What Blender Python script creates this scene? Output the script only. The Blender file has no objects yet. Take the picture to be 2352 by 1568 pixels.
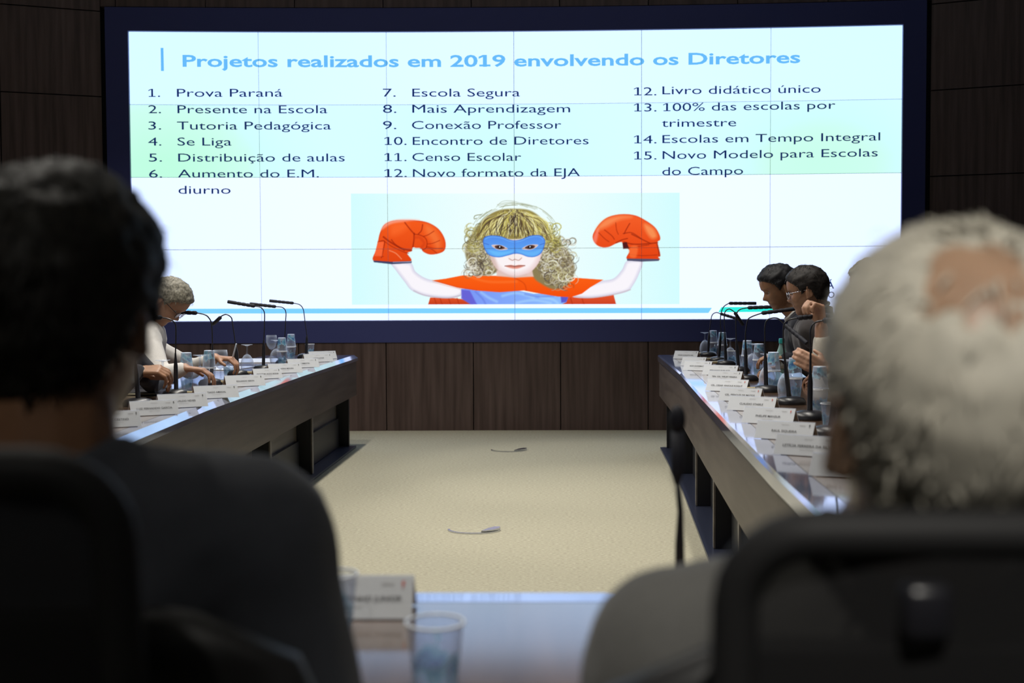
import bpy, bmesh, math, random
import numpy as np
from mathutils import Vector, Matrix, noise as mnoise

# ================================================================ camera, world, lights, exposure
SC = bpy.context.scene
COL = SC.collection
CH, CF, YAW, PITCH, ROLL = 1.19, 2742.0, .01774, .04193, -.00435
cy_, sy_ = math.cos(YAW), math.sin(YAW)
FW = np.array([-sy_*math.cos(PITCH), cy_*math.cos(PITCH), -math.sin(PITCH)])
RT0 = np.array([cy_, sy_, 0.]); UP0 = np.cross(RT0, FW)
RT = RT0*math.cos(ROLL)+UP0*math.sin(ROLL); UPV = UP0*math.cos(ROLL)-RT0*math.sin(ROLL)
EYE = np.array([0, 0, CH])
cam = bpy.data.cameras.new('camera'); cam_o = bpy.data.objects.new('camera', cam); COL.objects.link(cam_o)
cam.sensor_width = 36.0; cam.lens = CF/2352*36.0
cam_o.matrix_world = Matrix(((RT[0], UPV[0], -FW[0], EYE[0]), (RT[1], UPV[1], -FW[1], EYE[1]), (RT[2], UPV[2], -FW[2], EYE[2]), (0, 0, 0, 1)))
cam.clip_start = .02
cam.dof.use_dof = True; cam.dof.focus_distance = 6.4; cam.dof.aperture_fstop = 3.6
SC.camera = cam_o
SC.view_settings.view_transform = 'Standard'; SC.view_settings.look = 'None'
SC.view_settings.exposure = 0.0; SC.view_settings.gamma = 1.0; SC.view_settings.use_curve_mapping = False
SC.cycles.use_denoising = True
SC.cycles.max_bounces = 8; SC.cycles.transparent_max_bounces = 24; SC.cycles.caustics_reflective = False; SC.cycles.caustics_refractive = False
SC.cycles.sample_clamp_indirect = 6
w = bpy.data.worlds.new('world'); SC.world = w; w.use_nodes = True
w.node_tree.nodes['Background'].inputs[0].default_value = (.5, .55, .7, 1); w.node_tree.nodes['Background'].inputs[1].default_value = .0015
CEIL = 4.3
def spot(name, x, y, watts, size=100, blend=.7, col=(1, .955, .87), tx=None, ty=None, r=.06, z=CEIL-.03):
    l = bpy.data.lights.new(name, 'SPOT'); l.energy = watts; l.spot_size = math.radians(size); l.spot_blend = blend
    l.color = col; l.shadow_soft_size = r
    o = bpy.data.objects.new(name, l); COL.objects.link(o); o.location = (x, y, z)
    d = Vector(((tx if tx is not None else x)-x, (ty if ty is not None else y)-y, -z))
    o.rotation_euler = d.to_track_quat('-Z', 'Y').to_euler()
for yy, w_l, w_r in ((3.0, 110, 110), (4.2, 195, 160), (5.4, 215, 180), (6.6, 210, 150), (8.0, 250, 130)):
    spot('table_downlight', -1.52, yy, w_l, 116, .8)
    spot('table_downlight', .95 if yy < 6 else .62, yy, w_r, 64 if yy < 6 else 46, .5)
spot('seat_spot', .16, -2.0, 620, 16, .8, tx=.42, ty=1.70)
spot('seat_spot', -.55, -2.3, 100, 16, .8, tx=-.50, ty=1.9)  # added dim spot that brightens the dark suit and its chair
spot('near_table_fill', .0, .30, 230, 19, .7, tx=-.30, ty=2.12)  # added narrow spot that brightens the near name tent and table

# ================================================================ pixel helpers (used to read positions off the photo at real depths)
def ray(px, py): return FW+RT*(px-1176)/CF-UPV*(py-784)/CF
def atz(px, py, z): d = ray(px, py); return Vector(EYE+d*(z-CH)/d[2])
def aty(px, py, y): d = ray(px, py); return Vector(EYE+d*y/d[1])

# ================================================================ materials
MATS = {}
def lin(c): return tuple((v/255/12.92 if v/255 <= .04045 else ((v/255+.055)/1.055)**2.4) for v in c)
def mat(name, base=(.5, .5, .5), rough=.5, metal=0., spec=.5, coat=0., coat_r=.1, **k):
    if name in MATS: return MATS[name]
    m = bpy.data.materials.new(name); m.use_nodes = True; MATS[name] = m
    b = m.node_tree.nodes['Principled BSDF']
    b.inputs['Base Color'].default_value = (*base, 1); b.inputs['Roughness'].default_value = rough
    b.inputs['Metallic'].default_value = metal; b.inputs['Specular IOR Level'].default_value = spec
    b.inputs['Coat Weight'].default_value = coat; b.inputs['Coat Roughness'].default_value = coat_r
    if 'sheen' in k: b.inputs['Sheen Weight'].default_value = k['sheen']
    if 'sss' in k:
        b.inputs['Subsurface Weight'].default_value = k['sss']; b.inputs['Subsurface Scale'].default_value = .01
    return m
def N(m, t, **props):
    n = m.node_tree.nodes.new(t)
    for a, v in props.items(): setattr(n, a, v)
    return n
def L(m, a, b): m.node_tree.links.new(a, b)
def noise_color(m, c1, c2, scale=(1, 1, 1), ns=5., detail=6., lo=.35, hi=.65, coord='Object', bump=0., bdist=.002, rough=None):
    b = m.node_tree.nodes['Principled BSDF']
    tc = N(m, 'ShaderNodeTexCoord'); mp = N(m, 'ShaderNodeMapping'); mp.inputs['Scale'].default_value = scale
    nz = N(m, 'ShaderNodeTexNoise'); nz.inputs['Scale'].default_value = ns; nz.inputs['Detail'].default_value = detail
    cr = N(m, 'ShaderNodeValToRGB'); cr.color_ramp.elements[0].position = lo; cr.color_ramp.elements[1].position = hi
    cr.color_ramp.elements[0].color = (*c1, 1); cr.color_ramp.elements[1].color = (*c2, 1)
    L(m, tc.outputs[coord], mp.inputs[0]); L(m, mp.outputs[0], nz.inputs[0]); L(m, nz.outputs[0], cr.inputs[0]); L(m, cr.outputs[0], b.inputs['Base Color'])
    if bump:
        bp = N(m, 'ShaderNodeBump'); bp.inputs['Strength'].default_value = bump; bp.inputs['Distance'].default_value = bdist
        L(m, nz.outputs[0], bp.inputs['Height']); L(m, bp.outputs[0], b.inputs['Normal'])
    return m
def emit(name, col, strength=1.):
    if name in MATS: return MATS[name]
    m = bpy.data.materials.new(name); m.use_nodes = True; MATS[name] = m
    nt = m.node_tree; nt.nodes.remove(nt.nodes['Principled BSDF'])
    e = N(m, 'ShaderNodeEmission'); e.inputs[1].default_value = strength
    if isinstance(col, str):
        a = N(m, 'ShaderNodeAttribute'); a.attribute_name = col; L(m, a.outputs['Color'], e.inputs[0])
    else: e.inputs[0].default_value = (*col, 1)
    L(m, e.outputs[0], nt.nodes['Material Output'].inputs[0]); return m
def glassy(name, tint=(.9, .95, 1), clear=.72, rough=.03, printed=None, facing=.35):
    m = bpy.data.materials.new(name); m.use_nodes = True; MATS[name] = m
    nt = m.node_tree; p = nt.nodes['Principled BSDF']; out = nt.nodes['Material Output']
    p.inputs['Base Color'].default_value = (*tint, 1); p.inputs['Roughness'].default_value = rough; p.inputs['Specular IOR Level'].default_value = 1.
    tr = N(m, 'ShaderNodeBsdfTransparent'); tr.inputs[0].default_value = (*[.55+.45*t if t > .4 else .97 for t in tint], 1)
    mx = N(m, 'ShaderNodeMixShader'); lw = N(m, 'ShaderNodeLayerWeight'); lw.inputs[0].default_value = facing
    mr = N(m, 'ShaderNodeMapRange'); mr.inputs[3].default_value = 1-clear; mr.inputs[4].default_value = .95
    L(m, lw.outputs['Facing'], mr.inputs[0])
    fac = mr.outputs[0]
    if printed:
        tc = N(m, 'ShaderNodeTexCoord'); mp = N(m, 'ShaderNodeMapping'); mp.inputs['Scale'].default_value = (1, 1, .55)
        nz = N(m, 'ShaderNodeTexNoise'); nz.inputs['Scale'].default_value = 34; nz.inputs['Detail'].default_value = 3; nz.inputs['Distortion'].default_value = .6
        L(m, tc.outputs['Object'], mp.inputs[0]); L(m, mp.outputs[0], nz.inputs[0])
        sx = N(m, 'ShaderNodeSeparateXYZ'); L(m, tc.outputs['Object'], sx.inputs[0])
        cv = N(m, 'ShaderNodeFloatCurve'); q = cv.mapping.curves[0]          # height on the cup -> how much print
        pz = N(m, 'ShaderNodeMapRange'); pz.inputs[1].default_value = 0; pz.inputs[2].default_value = .09; L(m, sx.outputs['Z'], pz.inputs[0])
        for x_, y_ in ((.2, .62), (.42, .72), (.62, .34)): q.points.new(x_, y_)
        q.points[0].location = (0, .2); q.points[-1].location = (1, .12); cv.mapping.update()
        L(m, pz.outputs[0], cv.inputs['Value'])
        sb_ = N(m, 'ShaderNodeMath', operation='MULTIPLY_ADD'); L(m, cv.outputs[0], sb_.inputs[0]); sb_.inputs[1].default_value = .5; sb_.inputs[2].default_value = -.25
        ad = N(m, 'ShaderNodeMath', operation='ADD'); L(m, nz.outputs[0], ad.inputs[0]); L(m, sb_.outputs[0], ad.inputs[1])
        cr = N(m, 'ShaderNodeValToRGB'); e = cr.color_ramp.elements
        e[0].position = .48; e[0].color = (.52, .60, .78, 1); e[1].position = .80; e[1].color = (.04, .13, .36, 1)
        q = e.new(.54); q.color = (.34, .56, .72, 1); q = e.new(.64); q.color = (.17, .40, .56, 1)
        L(m, ad.outputs[0], cr.inputs[0]); L(m, cr.outputs[0], p.inputs['Base Color'])
        f2 = N(m, 'ShaderNodeMapRange'); f2.inputs[1].default_value = .46; f2.inputs[2].default_value = .56; f2.inputs[3].default_value = 0; f2.inputs[4].default_value = .62
        L(m, ad.outputs[0], f2.inputs[0]); f3 = N(m, 'ShaderNodeMapRange'); f3.inputs[1].default_value = .20; f3.inputs[2].default_value = .28; f3.inputs[3].default_value = .5; f3.inputs[4].default_value = 0.
        L(m, pz.outputs[0], f3.inputs[0]); mx3 = N(m, 'ShaderNodeMath', operation='MAXIMUM'); L(m, f2.outputs[0], mx3.inputs[0]); L(m, f3.outputs[0], mx3.inputs[1])
        mxm = N(m, 'ShaderNodeMath', operation='MAXIMUM'); L(m, mx3.outputs[0], mxm.inputs[0]); L(m, fac, mxm.inputs[1]); fac = mxm.outputs[0]
    L(m, fac, mx.inputs[0]); L(m, tr.outputs[0], mx.inputs[1]); L(m, p.outputs[0], mx.inputs[2]); L(m, mx.outputs[0], out.inputs[0])
    return m
WOOD = noise_color(mat('dark_wood', rough=.38, spec=.4), (.056, .035, .031), (.118, .079, .071), (1, 1, .05), 26, 8, .3, .72)
TOPW = noise_color(mat('table_veneer', rough=.15, spec=.9, coat=.8, coat_r=.10), (.10, .062, .042), (.16, .10, .068), (1, .12, 1), 22, 7, .3, .7, bump=.04, bdist=.002)
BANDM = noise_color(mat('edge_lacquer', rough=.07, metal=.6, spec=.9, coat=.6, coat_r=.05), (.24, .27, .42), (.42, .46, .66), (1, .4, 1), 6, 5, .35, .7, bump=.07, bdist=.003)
APRON = noise_color(mat('apron_wood', rough=.42, spec=.4), (.065, .048, .040), (.11, .085, .070), (1, .06, 1), 24, 7, .3, .7)
BACKP = noise_color(mat('panel_grey_wood', rough=.45), (.11, .095, .085), (.16, .14, .125), (1, .1, 1), 20, 5)
BLACK = mat('black_laminate', (.008, .008, .011), .45)
PLINTH = mat('dark_anodised_metal', (.06, .07, .12), .3, .6)
CARPET = noise_color(mat('carpet_pile', rough=.95, spec=.1), (.285, .265, .20), (.46, .435, .33), (1, 2.6, 1), 60, 9, .28, .72, bump=.6, bdist=.01)
CEILM = mat('ceiling_paint', (.70, .69, .68), .9)
DARKW = mat('dark_wall_fabric', (.22, .21, .20), .9)
BEZEL = mat('screen_haze_frame', (.042, .050, .17), .5, spec=.35)  # blue screen haze put into the black frame's colour
SEAMD = mat('dark_gap', (.01, .01, .012), .7)
PLASTIC = mat('black_plastic', (.012, .012, .016), .34)
RUBBER = mat('black_mic_foam', (.010, .011, .02), .7)
BRASS = mat('cream_gold_metal', (.62, .52, .32), .3, .7)
PAPERM = mat('cream_paper', (.60, .575, .50), .6)
WHITEP = mat('white_paper', (.66, .70, .80), .55)
INK = mat('black_ink', (.02, .02, .022), .6)
INKG = mat('grey_ink', (.20, .19, .18), .6)
REDM = mat('red_crest', (.45, .05, .03), .6)
ACRYL = glassy('clear_acrylic', (.9, .93, 1), .86, .04, facing=.2)
GLASS = glassy('clear_glass', (.78, .84, .95), .955, .02, facing=.16)
CUPM = glassy('printed_plastic_cup', (.8, .87, 1), .89, .08, printed=(.0, .085), facing=.22)
CUPR = mat('milky_plastic_rim', (.70, .74, .80), .25)
BOTM = glassy('green_bottle_plastic', (.45, .78, .75), .74, .05, facing=.35)
CAPM = mat('teal_cap', (.03, .40, .40), .4)
STEEL = mat('brushed_steel', (.6, .62, .68), .22, 1.)
MESHF = None

# ================================================================ mesh builder
class MB:
    def __init__(s): s.v, s.f = [], []
    def add(s, V, F, M=None):
        o = len(s.v)
        for p in V: s.v.append(tuple(M @ Vector(p)) if M is not None else tuple(p))
        s.f += [tuple(i+o for i in f) for f in F]; return s
    def box(s, x0, x1, y0, y1, z0, z1, M=None):
        V = [(x, y, z) for z in (z0, z1) for y in (y0, y1) for x in (x0, x1)]
        return s.add(V, [(0, 2, 3, 1), (4, 5, 7, 6), (0, 1, 5, 4), (2, 6, 7, 3), (0, 4, 6, 2), (1, 3, 7, 5)], M)
    def rbox(s, c, size, r=.01, seg=2, M=None):
        bm = bmesh.new(); bmesh.ops.create_cube(bm, size=1)
        for v in bm.verts: v.co = Vector((v.co.x*size[0]+c[0], v.co.y*size[1]+c[1], v.co.z*size[2]+c[2]))
        bmesh.ops.bevel(bm, geom=list(bm.edges), offset=r, segments=seg, profile=.5, affect='EDGES')
        bm.verts.index_update(); s.add([v.co[:] for v in bm.verts], [[v.index for v in f.verts] for f in bm.faces], M); bm.free(); return s
    def tube(s, pts, rad, n=10, caps=True, M=None):
        pts = [Vector(p) for p in pts]
        if not hasattr(rad, '__len__'): rad = [rad]*len(pts)
        V, F = [], []; ref = None
        for i, p in enumerate(pts):
            t = (pts[min(i+1, len(pts)-1)]-pts[max(i-1, 0)])
            t = t.normalized() if t.length > 1e-9 else Vector((0, 0, 1))
            if ref is None: ref = Vector((1, 0, 0)) if abs(t.x) < .8 else Vector((0, 1, 0))
            a = (ref-t*ref.dot(t)).normalized(); b = t.cross(a); ref = a
            for k in range(n):
                q = 2*math.pi*k/n; V.append(p+(a*math.cos(q)+b*math.sin(q))*rad[i])
        for i in range(len(pts)-1):
            for k in range(n):
                F.append((i*n+k, i*n+(k+1) % n, (i+1)*n+(k+1) % n, (i+1)*n+k))
        if caps: F.append(tuple(range(n-1, -1, -1))); F.append(tuple((len(pts)-1)*n+k for k in range(n)))
        return s.add(V, F, M)
    def capsule(s, a, b, r0, r1, n=12):
        a, b = Vector(a), Vector(b); d = (b-a); l = d.length or 1e-6; d = d/l
        P, R = [], []
        for k in range(5): q = math.pi/2*(k/5); P.append(a-d*r0*math.cos(q)); R.append(max(r0*math.sin(q), 1e-4))
        P.append(a); R.append(r0)
        P.append(b); R.append(r1)
        for k in range(1, 6): q = math.pi/2*(k/5); P.append(b+d*r1*math.sin(q)); R.append(max(r1*math.cos(q), 1e-4))
        V, F = [], []
        ref = Vector((1, 0, 0)) if abs(d.x) < .8 else Vector((0, 1, 0)); u = (ref-d*ref.dot(d)).normalized(); v = d.cross(u)
        for p, r in zip(P, R):
            for k in range(n): q = 2*math.pi*k/n; V.append(p+(u*math.cos(q)+v*math.sin(q))*r)
        for i in range(len(P)-1):
            for k in range(n): F.append((i*n+k, i*n+(k+1) % n, (i+1)*n+(k+1) % n, (i+1)*n+k))
        F.append(tuple(range(n-1, -1, -1))); F.append(tuple((len(P)-1)*n+k for k in range(n)))
        return s.add(V, F)
    def lathe(s, prof, n=24, M=None, close=False):
        V, F = [], []; m = len(prof)
        for r, z in prof:
            for k in range(n): q = 2*math.pi*k/n; V.append((r*math.cos(q), r*math.sin(q), z))
        for i in range(m-1 if not close else m):
            j = (i+1) % m
            for k in range(n): F.append((i*n+k, i*n+(k+1) % n, j*n+(k+1) % n, j*n+k))
        return s.add(V, F, M)
    def ell(s, c, r, M=None, n=16, m=10):
        V, F = [], []
        for i in range(m+1):
            t = math.pi*i/m
            for k in range(n):
                q = 2*math.pi*k/n
                V.append((c[0]+r[0]*max(math.sin(t), 1e-3)*math.cos(q), c[1]+r[1]*max(math.sin(t), 1e-3)*math.sin(q), c[2]-r[2]*math.cos(t)))
        for i in range(m):
            for k in range(n): F.append((i*n+k, i*n+(k+1) % n, (i+1)*n+(k+1) % n, (i+1)*n+k))
        F.append(tuple(range(n-1, -1, -1))); F.append(tuple(m*n+k for k in range(n)))
        return s.add(V, F, M)
    def mesh(s, name):
        me = bpy.data.meshes.new(name); me.from_pydata(s.v, [], s.f); me.update(); return me
    def build(s, name, m, parent=None, smooth=False, angle=None):
        me = s.mesh(name)
        if m: me.materials.append(m)
        if smooth: me.shade_smooth() if angle is None else me.shade_smooth()
        o = bpy.data.objects.new(name, me); COL.objects.link(o)
        if smooth and angle is not None:
            try: me.set_sharp_from_angle(angle=math.radians(angle))
            except Exception: pass
        if parent is not None: o.parent = parent
        return o
def tag(o, label=None, cat=None, group=None, kind=None):
    if label: o['label'] = label
    if cat: o['category'] = cat
    if group: o['group'] = group
    if kind: o['kind'] = kind
    return o
def thing(name, label, cat, loc=(0, 0, 0), rz=0., group=None):
    o = bpy.data.objects.new(name, None); COL.objects.link(o); o.empty_display_size = .05
    o.location = loc; o.rotation_euler = (0, 0, rz); return tag(o, label, cat, group)
def struct(name, mb, m, **k): return tag(mb.build(name, m, **k), kind='structure')
def copy_tree(o, parent=None):
    c = o.copy(); COL.objects.link(c)
    if parent is not None: c.parent = parent
    for ch in [x for x in o.children]: copy_tree(ch, c)
    return c
def place(proto, used, loc, rz, label, group=None):
    o = proto if not used else copy_tree(proto)
    o.location = loc; o.rotation_euler = (0, 0, rz); o['label'] = label
    if group: o['group'] = group
    return o

# ---------------------------------------------------------------- lettering
TXT = {}
def text_mesh(s, bold=0., space=1.):
    k = (s, bold, space)
    if k in TXT: return TXT[k]
    if '1' in s and s != '1':         # give the numeral its flag and foot
        V, F = raw_text(s, bold, space); V = [tuple(v) for v in V]; F = list(F); g_, _ = raw_text('1', bold, space); sw = np.ptp(g_[:, 0]); cap = g_[:, 1].max(); b = .035+bold
        for i, ch in enumerate(s):
            if ch != '1': continue
            xr = raw_text(s[:i+1], bold, space)[0][:, 0].max(); xl = xr-sw
            for P in ([(xl-.13, 0), (xr+.13, 0), (xr+.13, 2*b), (xl-.13, 2*b)], [(xl, cap), (xl-.15, cap-.11), (xl-.15, cap-.11-2.2*b), (xl, cap-2.2*b)]):
                F.append(tuple(range(len(V), len(V)+4))); V += P
        TXT[k] = (np.array(V), F); return TXT[k]
    TXT[k] = raw_text(s, bold, space); return TXT[k]
RAW = {}
def raw_text(s, bold=0., space=1.):
    k = (s, bold, space)
    if k in RAW: return RAW[k]
    cu = bpy.data.curves.new('t', 'FONT'); cu.body = s; cu.size = 1; cu.offset = bold; cu.resolution_u = 3; cu.space_character = space; cu.fill_mode = 'FRONT'
    o = bpy.data.objects.new('t', cu); COL.objects.link(o)
    dg = bpy.context.evaluated_depsgraph_get(); dg.update()
    me = bpy.data.meshes.new_from_object(o.evaluated_get(dg))
    V = np.array([v.co[:] for v in me.vertices]).reshape(-1, 3); F = [tuple(p.vertices) for p in me.polygons]
    bpy.data.objects.remove(o); bpy.data.curves.remove(cu); bpy.data.meshes.remove(me)
    RAW[k] = (V[:, :2], F); return RAW[k]
def cap_h(bold=0.): V, _ = text_mesh('H', bold); return V[:, 1].max()
# ---------------------------------------------------------------- slide picture (painted in code)
def paint_picture():
    # drawing units: x 18..2324, y 73..849 (top down)
    NX, NY = 640, 216
    gx = np.linspace(18, 2324, NX)[None, :] * np.ones((NY, 1))
    gy = np.linspace(73, 849, NY)[:, None] * np.ones((1, NX))
    rs = np.random.RandomState(4)
    img = np.zeros((NY, NX, 3))
    e = np.clip(np.abs(gx-1171)/1150, 0, 1)**1.5
    img[:] = (1-e[..., None])*np.array((240, 255, 255.)) + e[..., None]*np.array((212, 253, 255.))
    def cr(pts, n=8, closed=True):
        p = np.array(pts, float); N = len(p); out = []
        rng = range(N) if closed else range(N-1)
        for i in rng:
            if closed: a, b, c, d = p[i-1], p[i], p[(i+1) % N], p[(i+2) % N]
            else: a, b, c, d = p[max(i-1, 0)], p[i], p[i+1], p[min(i+2, N-1)]
            for k in range(n):
                t = k/n
                out.append(.5*((2*b)+(c-a)*t+(2*a-5*b+4*c-d)*t*t+(3*b-a-3*c+d)*t**3))
        if not closed: out.append(p[-1])
        return np.array(out)
    def sdf(poly, X, Y):
        d = np.full(X.shape, 1e9); ins = np.zeros(X.shape, bool); n = len(poly)
        for i in range(n):
            (x1, y1), (x2, y2) = poly[i], poly[(i+1) % n]
            vx, vy = x2-x1, y2-y1; L = vx*vx+vy*vy+1e-9
            t = np.clip(((X-x1)*vx+(Y-y1)*vy)/L, 0, 1)
            d = np.minimum(d, np.hypot(X-x1-t*vx, Y-y1-t*vy))
            c = ((y1 > Y) != (y2 > Y)) & (X < (x2-x1)*(Y-y1)/(y2-y1+1e-12)+x1)
            ins ^= c
        return np.where(ins, -d, d)
    def box(pts, pad):
        p = np.array(pts)
        x0, y0 = p.min(0)-pad; x1, y1 = p.max(0)+pad
        c0 = max(0, int((x0-18)/2306*NX)-1); c1 = min(NX, int((x1-18)/2306*NX)+2)
        r0 = max(0, int((y0-73)/776*NY)-1); r1 = min(NY, int((y1-73)/776*NY)+2)
        return slice(r0, max(r0, r1)), slice(c0, max(c0, c1))
    def fill(pts, col, feather=2.5, smooth=True, alpha=1., col2=None, axis=(0, 1), edge=None, edgew=14):
        poly = cr(pts) if smooth else np.array(pts, float)
        S = box(poly, feather*2); X, Y = gx[S], gy[S]
        if X.size == 0: return
        d = sdf(poly, X, Y)
        a = np.clip(.5-d/(2*feather), 0, 1)*alpha
        c = np.ones(X.shape+(3,))*np.array(col, float)
        if col2 is not None:
            q = X*axis[0]+Y*axis[1]; pr = poly[:, 0]*axis[0]+poly[:, 1]*axis[1]
            t = np.clip((q-pr.min())/(np.ptp(pr)+1e-9), 0, 1)[..., None]
            c = c*(1-t)+np.array(col2, float)*t
        if edge is not None:
            t = np.clip(1+d/edgew, 0, 1)[..., None]
            c = c*(1-t)+np.array(edge, float)*t
        img[S] = img[S]*(1-a[..., None])+c*a[..., None]
    def stroke(pts, col, w, alpha=1., smooth=True, feather=2.2, taper=False):
        p = cr(pts, 6, False) if smooth else np.array(pts, float)
        S = box(p, w+feather*2); X, Y = gx[S], gy[S]
        if X.size == 0: return
        d = np.full(X.shape, 1e9); n = len(p)
        for i in range(n-1):
            (x1, y1), (x2, y2) = p[i], p[i+1]
            vx, vy = x2-x1, y2-y1; L = vx*vx+vy*vy+1e-9
            t = np.clip(((X-x1)*vx+(Y-y1)*vy)/L, 0, 1)
            ww = w*(1-.75*abs((i+.5)/n*2-1)**2) if taper else w
            d = np.minimum(d, np.hypot(X-x1-t*vx, Y-y1-t*vy)-ww/2)
        a = np.clip(.5-d/(2*feather), 0, 1)*alpha
        img[S] = img[S]*(1-a[..., None])+np.array(col, float)*a[..., None]
    OR, ORD, ORL = (246, 92, 30), (178, 48, 16), (255, 150, 84)
    # lower cape behind the arms
    fill([(555, 849), (570, 800), (700, 800), (860, 820), (870, 849)], (228, 84, 40), smooth=False, col2=(196, 62, 30))
    fill([(1500, 849), (1520, 800), (1700, 780), (1862, 780), (1880, 849)], (230, 86, 44), smooth=False, col2=(205, 66, 36))
    for x in (600, 640, 700, 760, 1560, 1640): stroke([(x, 806), (x+14, 849)], ORD, 8, .6)
    # arms
    SK, SKD = (250, 246, 252), (214, 208, 226)
    fill([(300, 555), (430, 555), (470, 620), (560, 672), (700, 690), (800, 740), (780, 790), (690, 806), (540, 790), (440, 750), (390, 690), (330, 610)], SK, edge=(212, 210, 230), edgew=26)
    stroke([(455, 752), (540, 786), (690, 802), (780, 786)], (190, 176, 188), 10, .55)
    stroke([(590, 690), (680, 716), (790, 742)], (226, 190, 180), 8, .5)
    fill([(1960, 545), (2064, 548), (2040, 640), (2000, 716), (1960, 760), (1860, 784), (1700, 806), (1570, 795), (1620, 740), (1760, 690), (1860, 670), (1920, 610)], SK, edge=(214, 212, 232), edgew=26)
    stroke([(1980, 748), (1860, 782), (1700, 803), (1590, 796)], (196, 182, 190), 10, .55)
    # shirt
    fill([(790, 740), (900, 735), (1100, 735), (1300, 775), (1480, 770), (1545, 790), (1530, 835), (1500, 849), (860, 849), (800, 810)], (122, 150, 246), feather=2, col2=(140, 190, 255), axis=(1, .2), smooth=False)
    fill([(790, 745), (850, 752), (900, 849), (855, 849), (790, 808)], (104, 100, 214), smooth=False, feather=5)
    fill([(1490, 790), (1548, 790), (1530, 834), (1495, 838)], (92, 92, 205), smooth=False, feather=4)
    for pts in ([(930, 765), (980, 800), (1040, 830)], [(1080, 790), (1180, 770), (1300, 800)], [(1180, 838), (1300, 820), (1420, 840)], [(1350, 800), (1430, 815), (1470, 840)]):
        stroke(pts, (176, 222, 255), 16, .55, feather=8)
    for pts in ([(890, 760), (940, 810), (960, 846)], [(1240, 778), (1330, 795), (1440, 790)]): stroke(pts, (92, 112, 214), 10, .5, feather=6)
    # upper cape
    fill([(585, 680), (680, 668), (800, 645), (960, 648), (1200, 650), (1450, 655), (1600, 664), (1790, 678), (1700, 730), (1640, 775), (1560, 800), (1470, 795), (1350, 775), (1230, 752), (1060, 764), (900, 752), (760, 730)], (252, 98, 22), smooth=False, col2=(244, 78, 14))
    stroke([(1150, 655), (1230, 700), (1250, 752)], (206, 66, 16), 9, .55)
    stroke([(840, 650), (980, 690), (1180, 690)], (255, 130, 60), 14, .5, feather=8)
    stroke([(600, 682), (770, 728), (900, 748)], (214, 74, 22), 6, .6)
    # hair behind the face
    fill([(1170, 190), (1030, 205), (930, 275), (870, 350), (820, 450), (830, 540), (860, 600), (900, 640), (990, 645), (1060, 620), (1250, 620), (1330, 690), (1450, 745), (1560, 690), (1590, 610), (1560, 500), (1500, 430), (1420, 340), (1340, 260), (1260, 205)], (140, 126, 86), feather=8)
    def curl(cx, cy, r, col, w, al):
        a0 = rs.uniform(0, 6.28); tt = np.linspace(0, rs.uniform(2.5, 5.2), 9)
        rr = r*(1-.06*tt)
        stroke(np.stack([cx+rr*np.cos(a0+tt), cy+rr*.9*np.sin(a0+tt)], 1), col, w, al, False, 2, True)
    TON = [(240, 240, 228), (214, 208, 190), (178, 170, 148), (120, 110, 92), (86, 76, 66), (200, 196, 150)]
    for (x0, x1, y0, y1, n) in ((830, 1005, 420, 640, 150), (1330, 1580, 400, 730, 260)):
        for k in range(n):
            cx, cy = rs.uniform(x0, x1), rs.uniform(y0, y1)
            if x0 > 1200 and cx < 1340+(cy-560)*.45 and cy > 560: continue
            curl(cx, cy, rs.uniform(14, 46), TON[rs.randint(6)], rs.uniform(4, 9), rs.uniform(.45, .95))
    for k in range(60):
        curl(rs.uniform(830, 930), rs.uniform(300, 470), rs.uniform(16, 50), [(168, 160, 84), (108, 98, 60), (206, 200, 150)][rs.randint(3)], rs.uniform(4, 8), .7)
        curl(rs.uniform(1370, 1470), rs.uniform(300, 470), rs.uniform(16, 50), [(186, 178, 84), (120, 108, 60), (216, 210, 150)][rs.randint(3)], rs.uniform(4, 8), .7)
    # face and neck
    fill([(1040, 610), (1290, 610), (1300, 655), (1170, 662), (1040, 650)], (226, 196, 188), feather=5, smooth=False)
    fill([(985, 330), (1350, 330), (1362, 440), (1352, 520), (1318, 585), (1262, 632), (1180, 655), (1100, 640), (1040, 600), (1000, 530), (982, 440)], (252, 244, 246), feather=4, edge=(234, 206, 206), edgew=44)
    fill([(985, 500), (1020, 510), (1050, 600), (1020, 585)], (206, 178, 166), feather=10, alpha=.6)
    stroke([(1060, 615), (1120, 645), (1180, 655), (1250, 640)], (214, 186, 180), 10, .6, feather=5)
    fill([(1120, 500), (1165, 495), (1215, 505), (1222, 528), (1190, 545), (1150, 543), (1118, 528)], (250, 238, 236), feather=8)
    stroke([(1128, 528), (1150, 540), (1170, 534), (1196, 540), (1216, 524)], (186, 138, 130), 6, .8)
    fill([(1100, 580), (1140, 572), (1168, 577), (1200, 572), (1238, 578), (1200, 596), (1165, 600), (1130, 594)], (222, 140, 124), feather=3, edge=(240, 178, 160), edgew=10)
    stroke([(1098, 580), (1140, 579), (1168, 582), (1200, 579), (1240, 578)], (120, 52, 46), 5, .9)
    # fringe
    fill([(1170, 180), (1060, 190), (960, 245), (905, 330), (905, 390), (960, 385), (1010, 370), (1120, 392), (1240, 388), (1300, 370), (1370, 375), (1420, 400), (1410, 320), (1355, 245), (1275, 192)], (150, 136, 76), feather=6)
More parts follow.
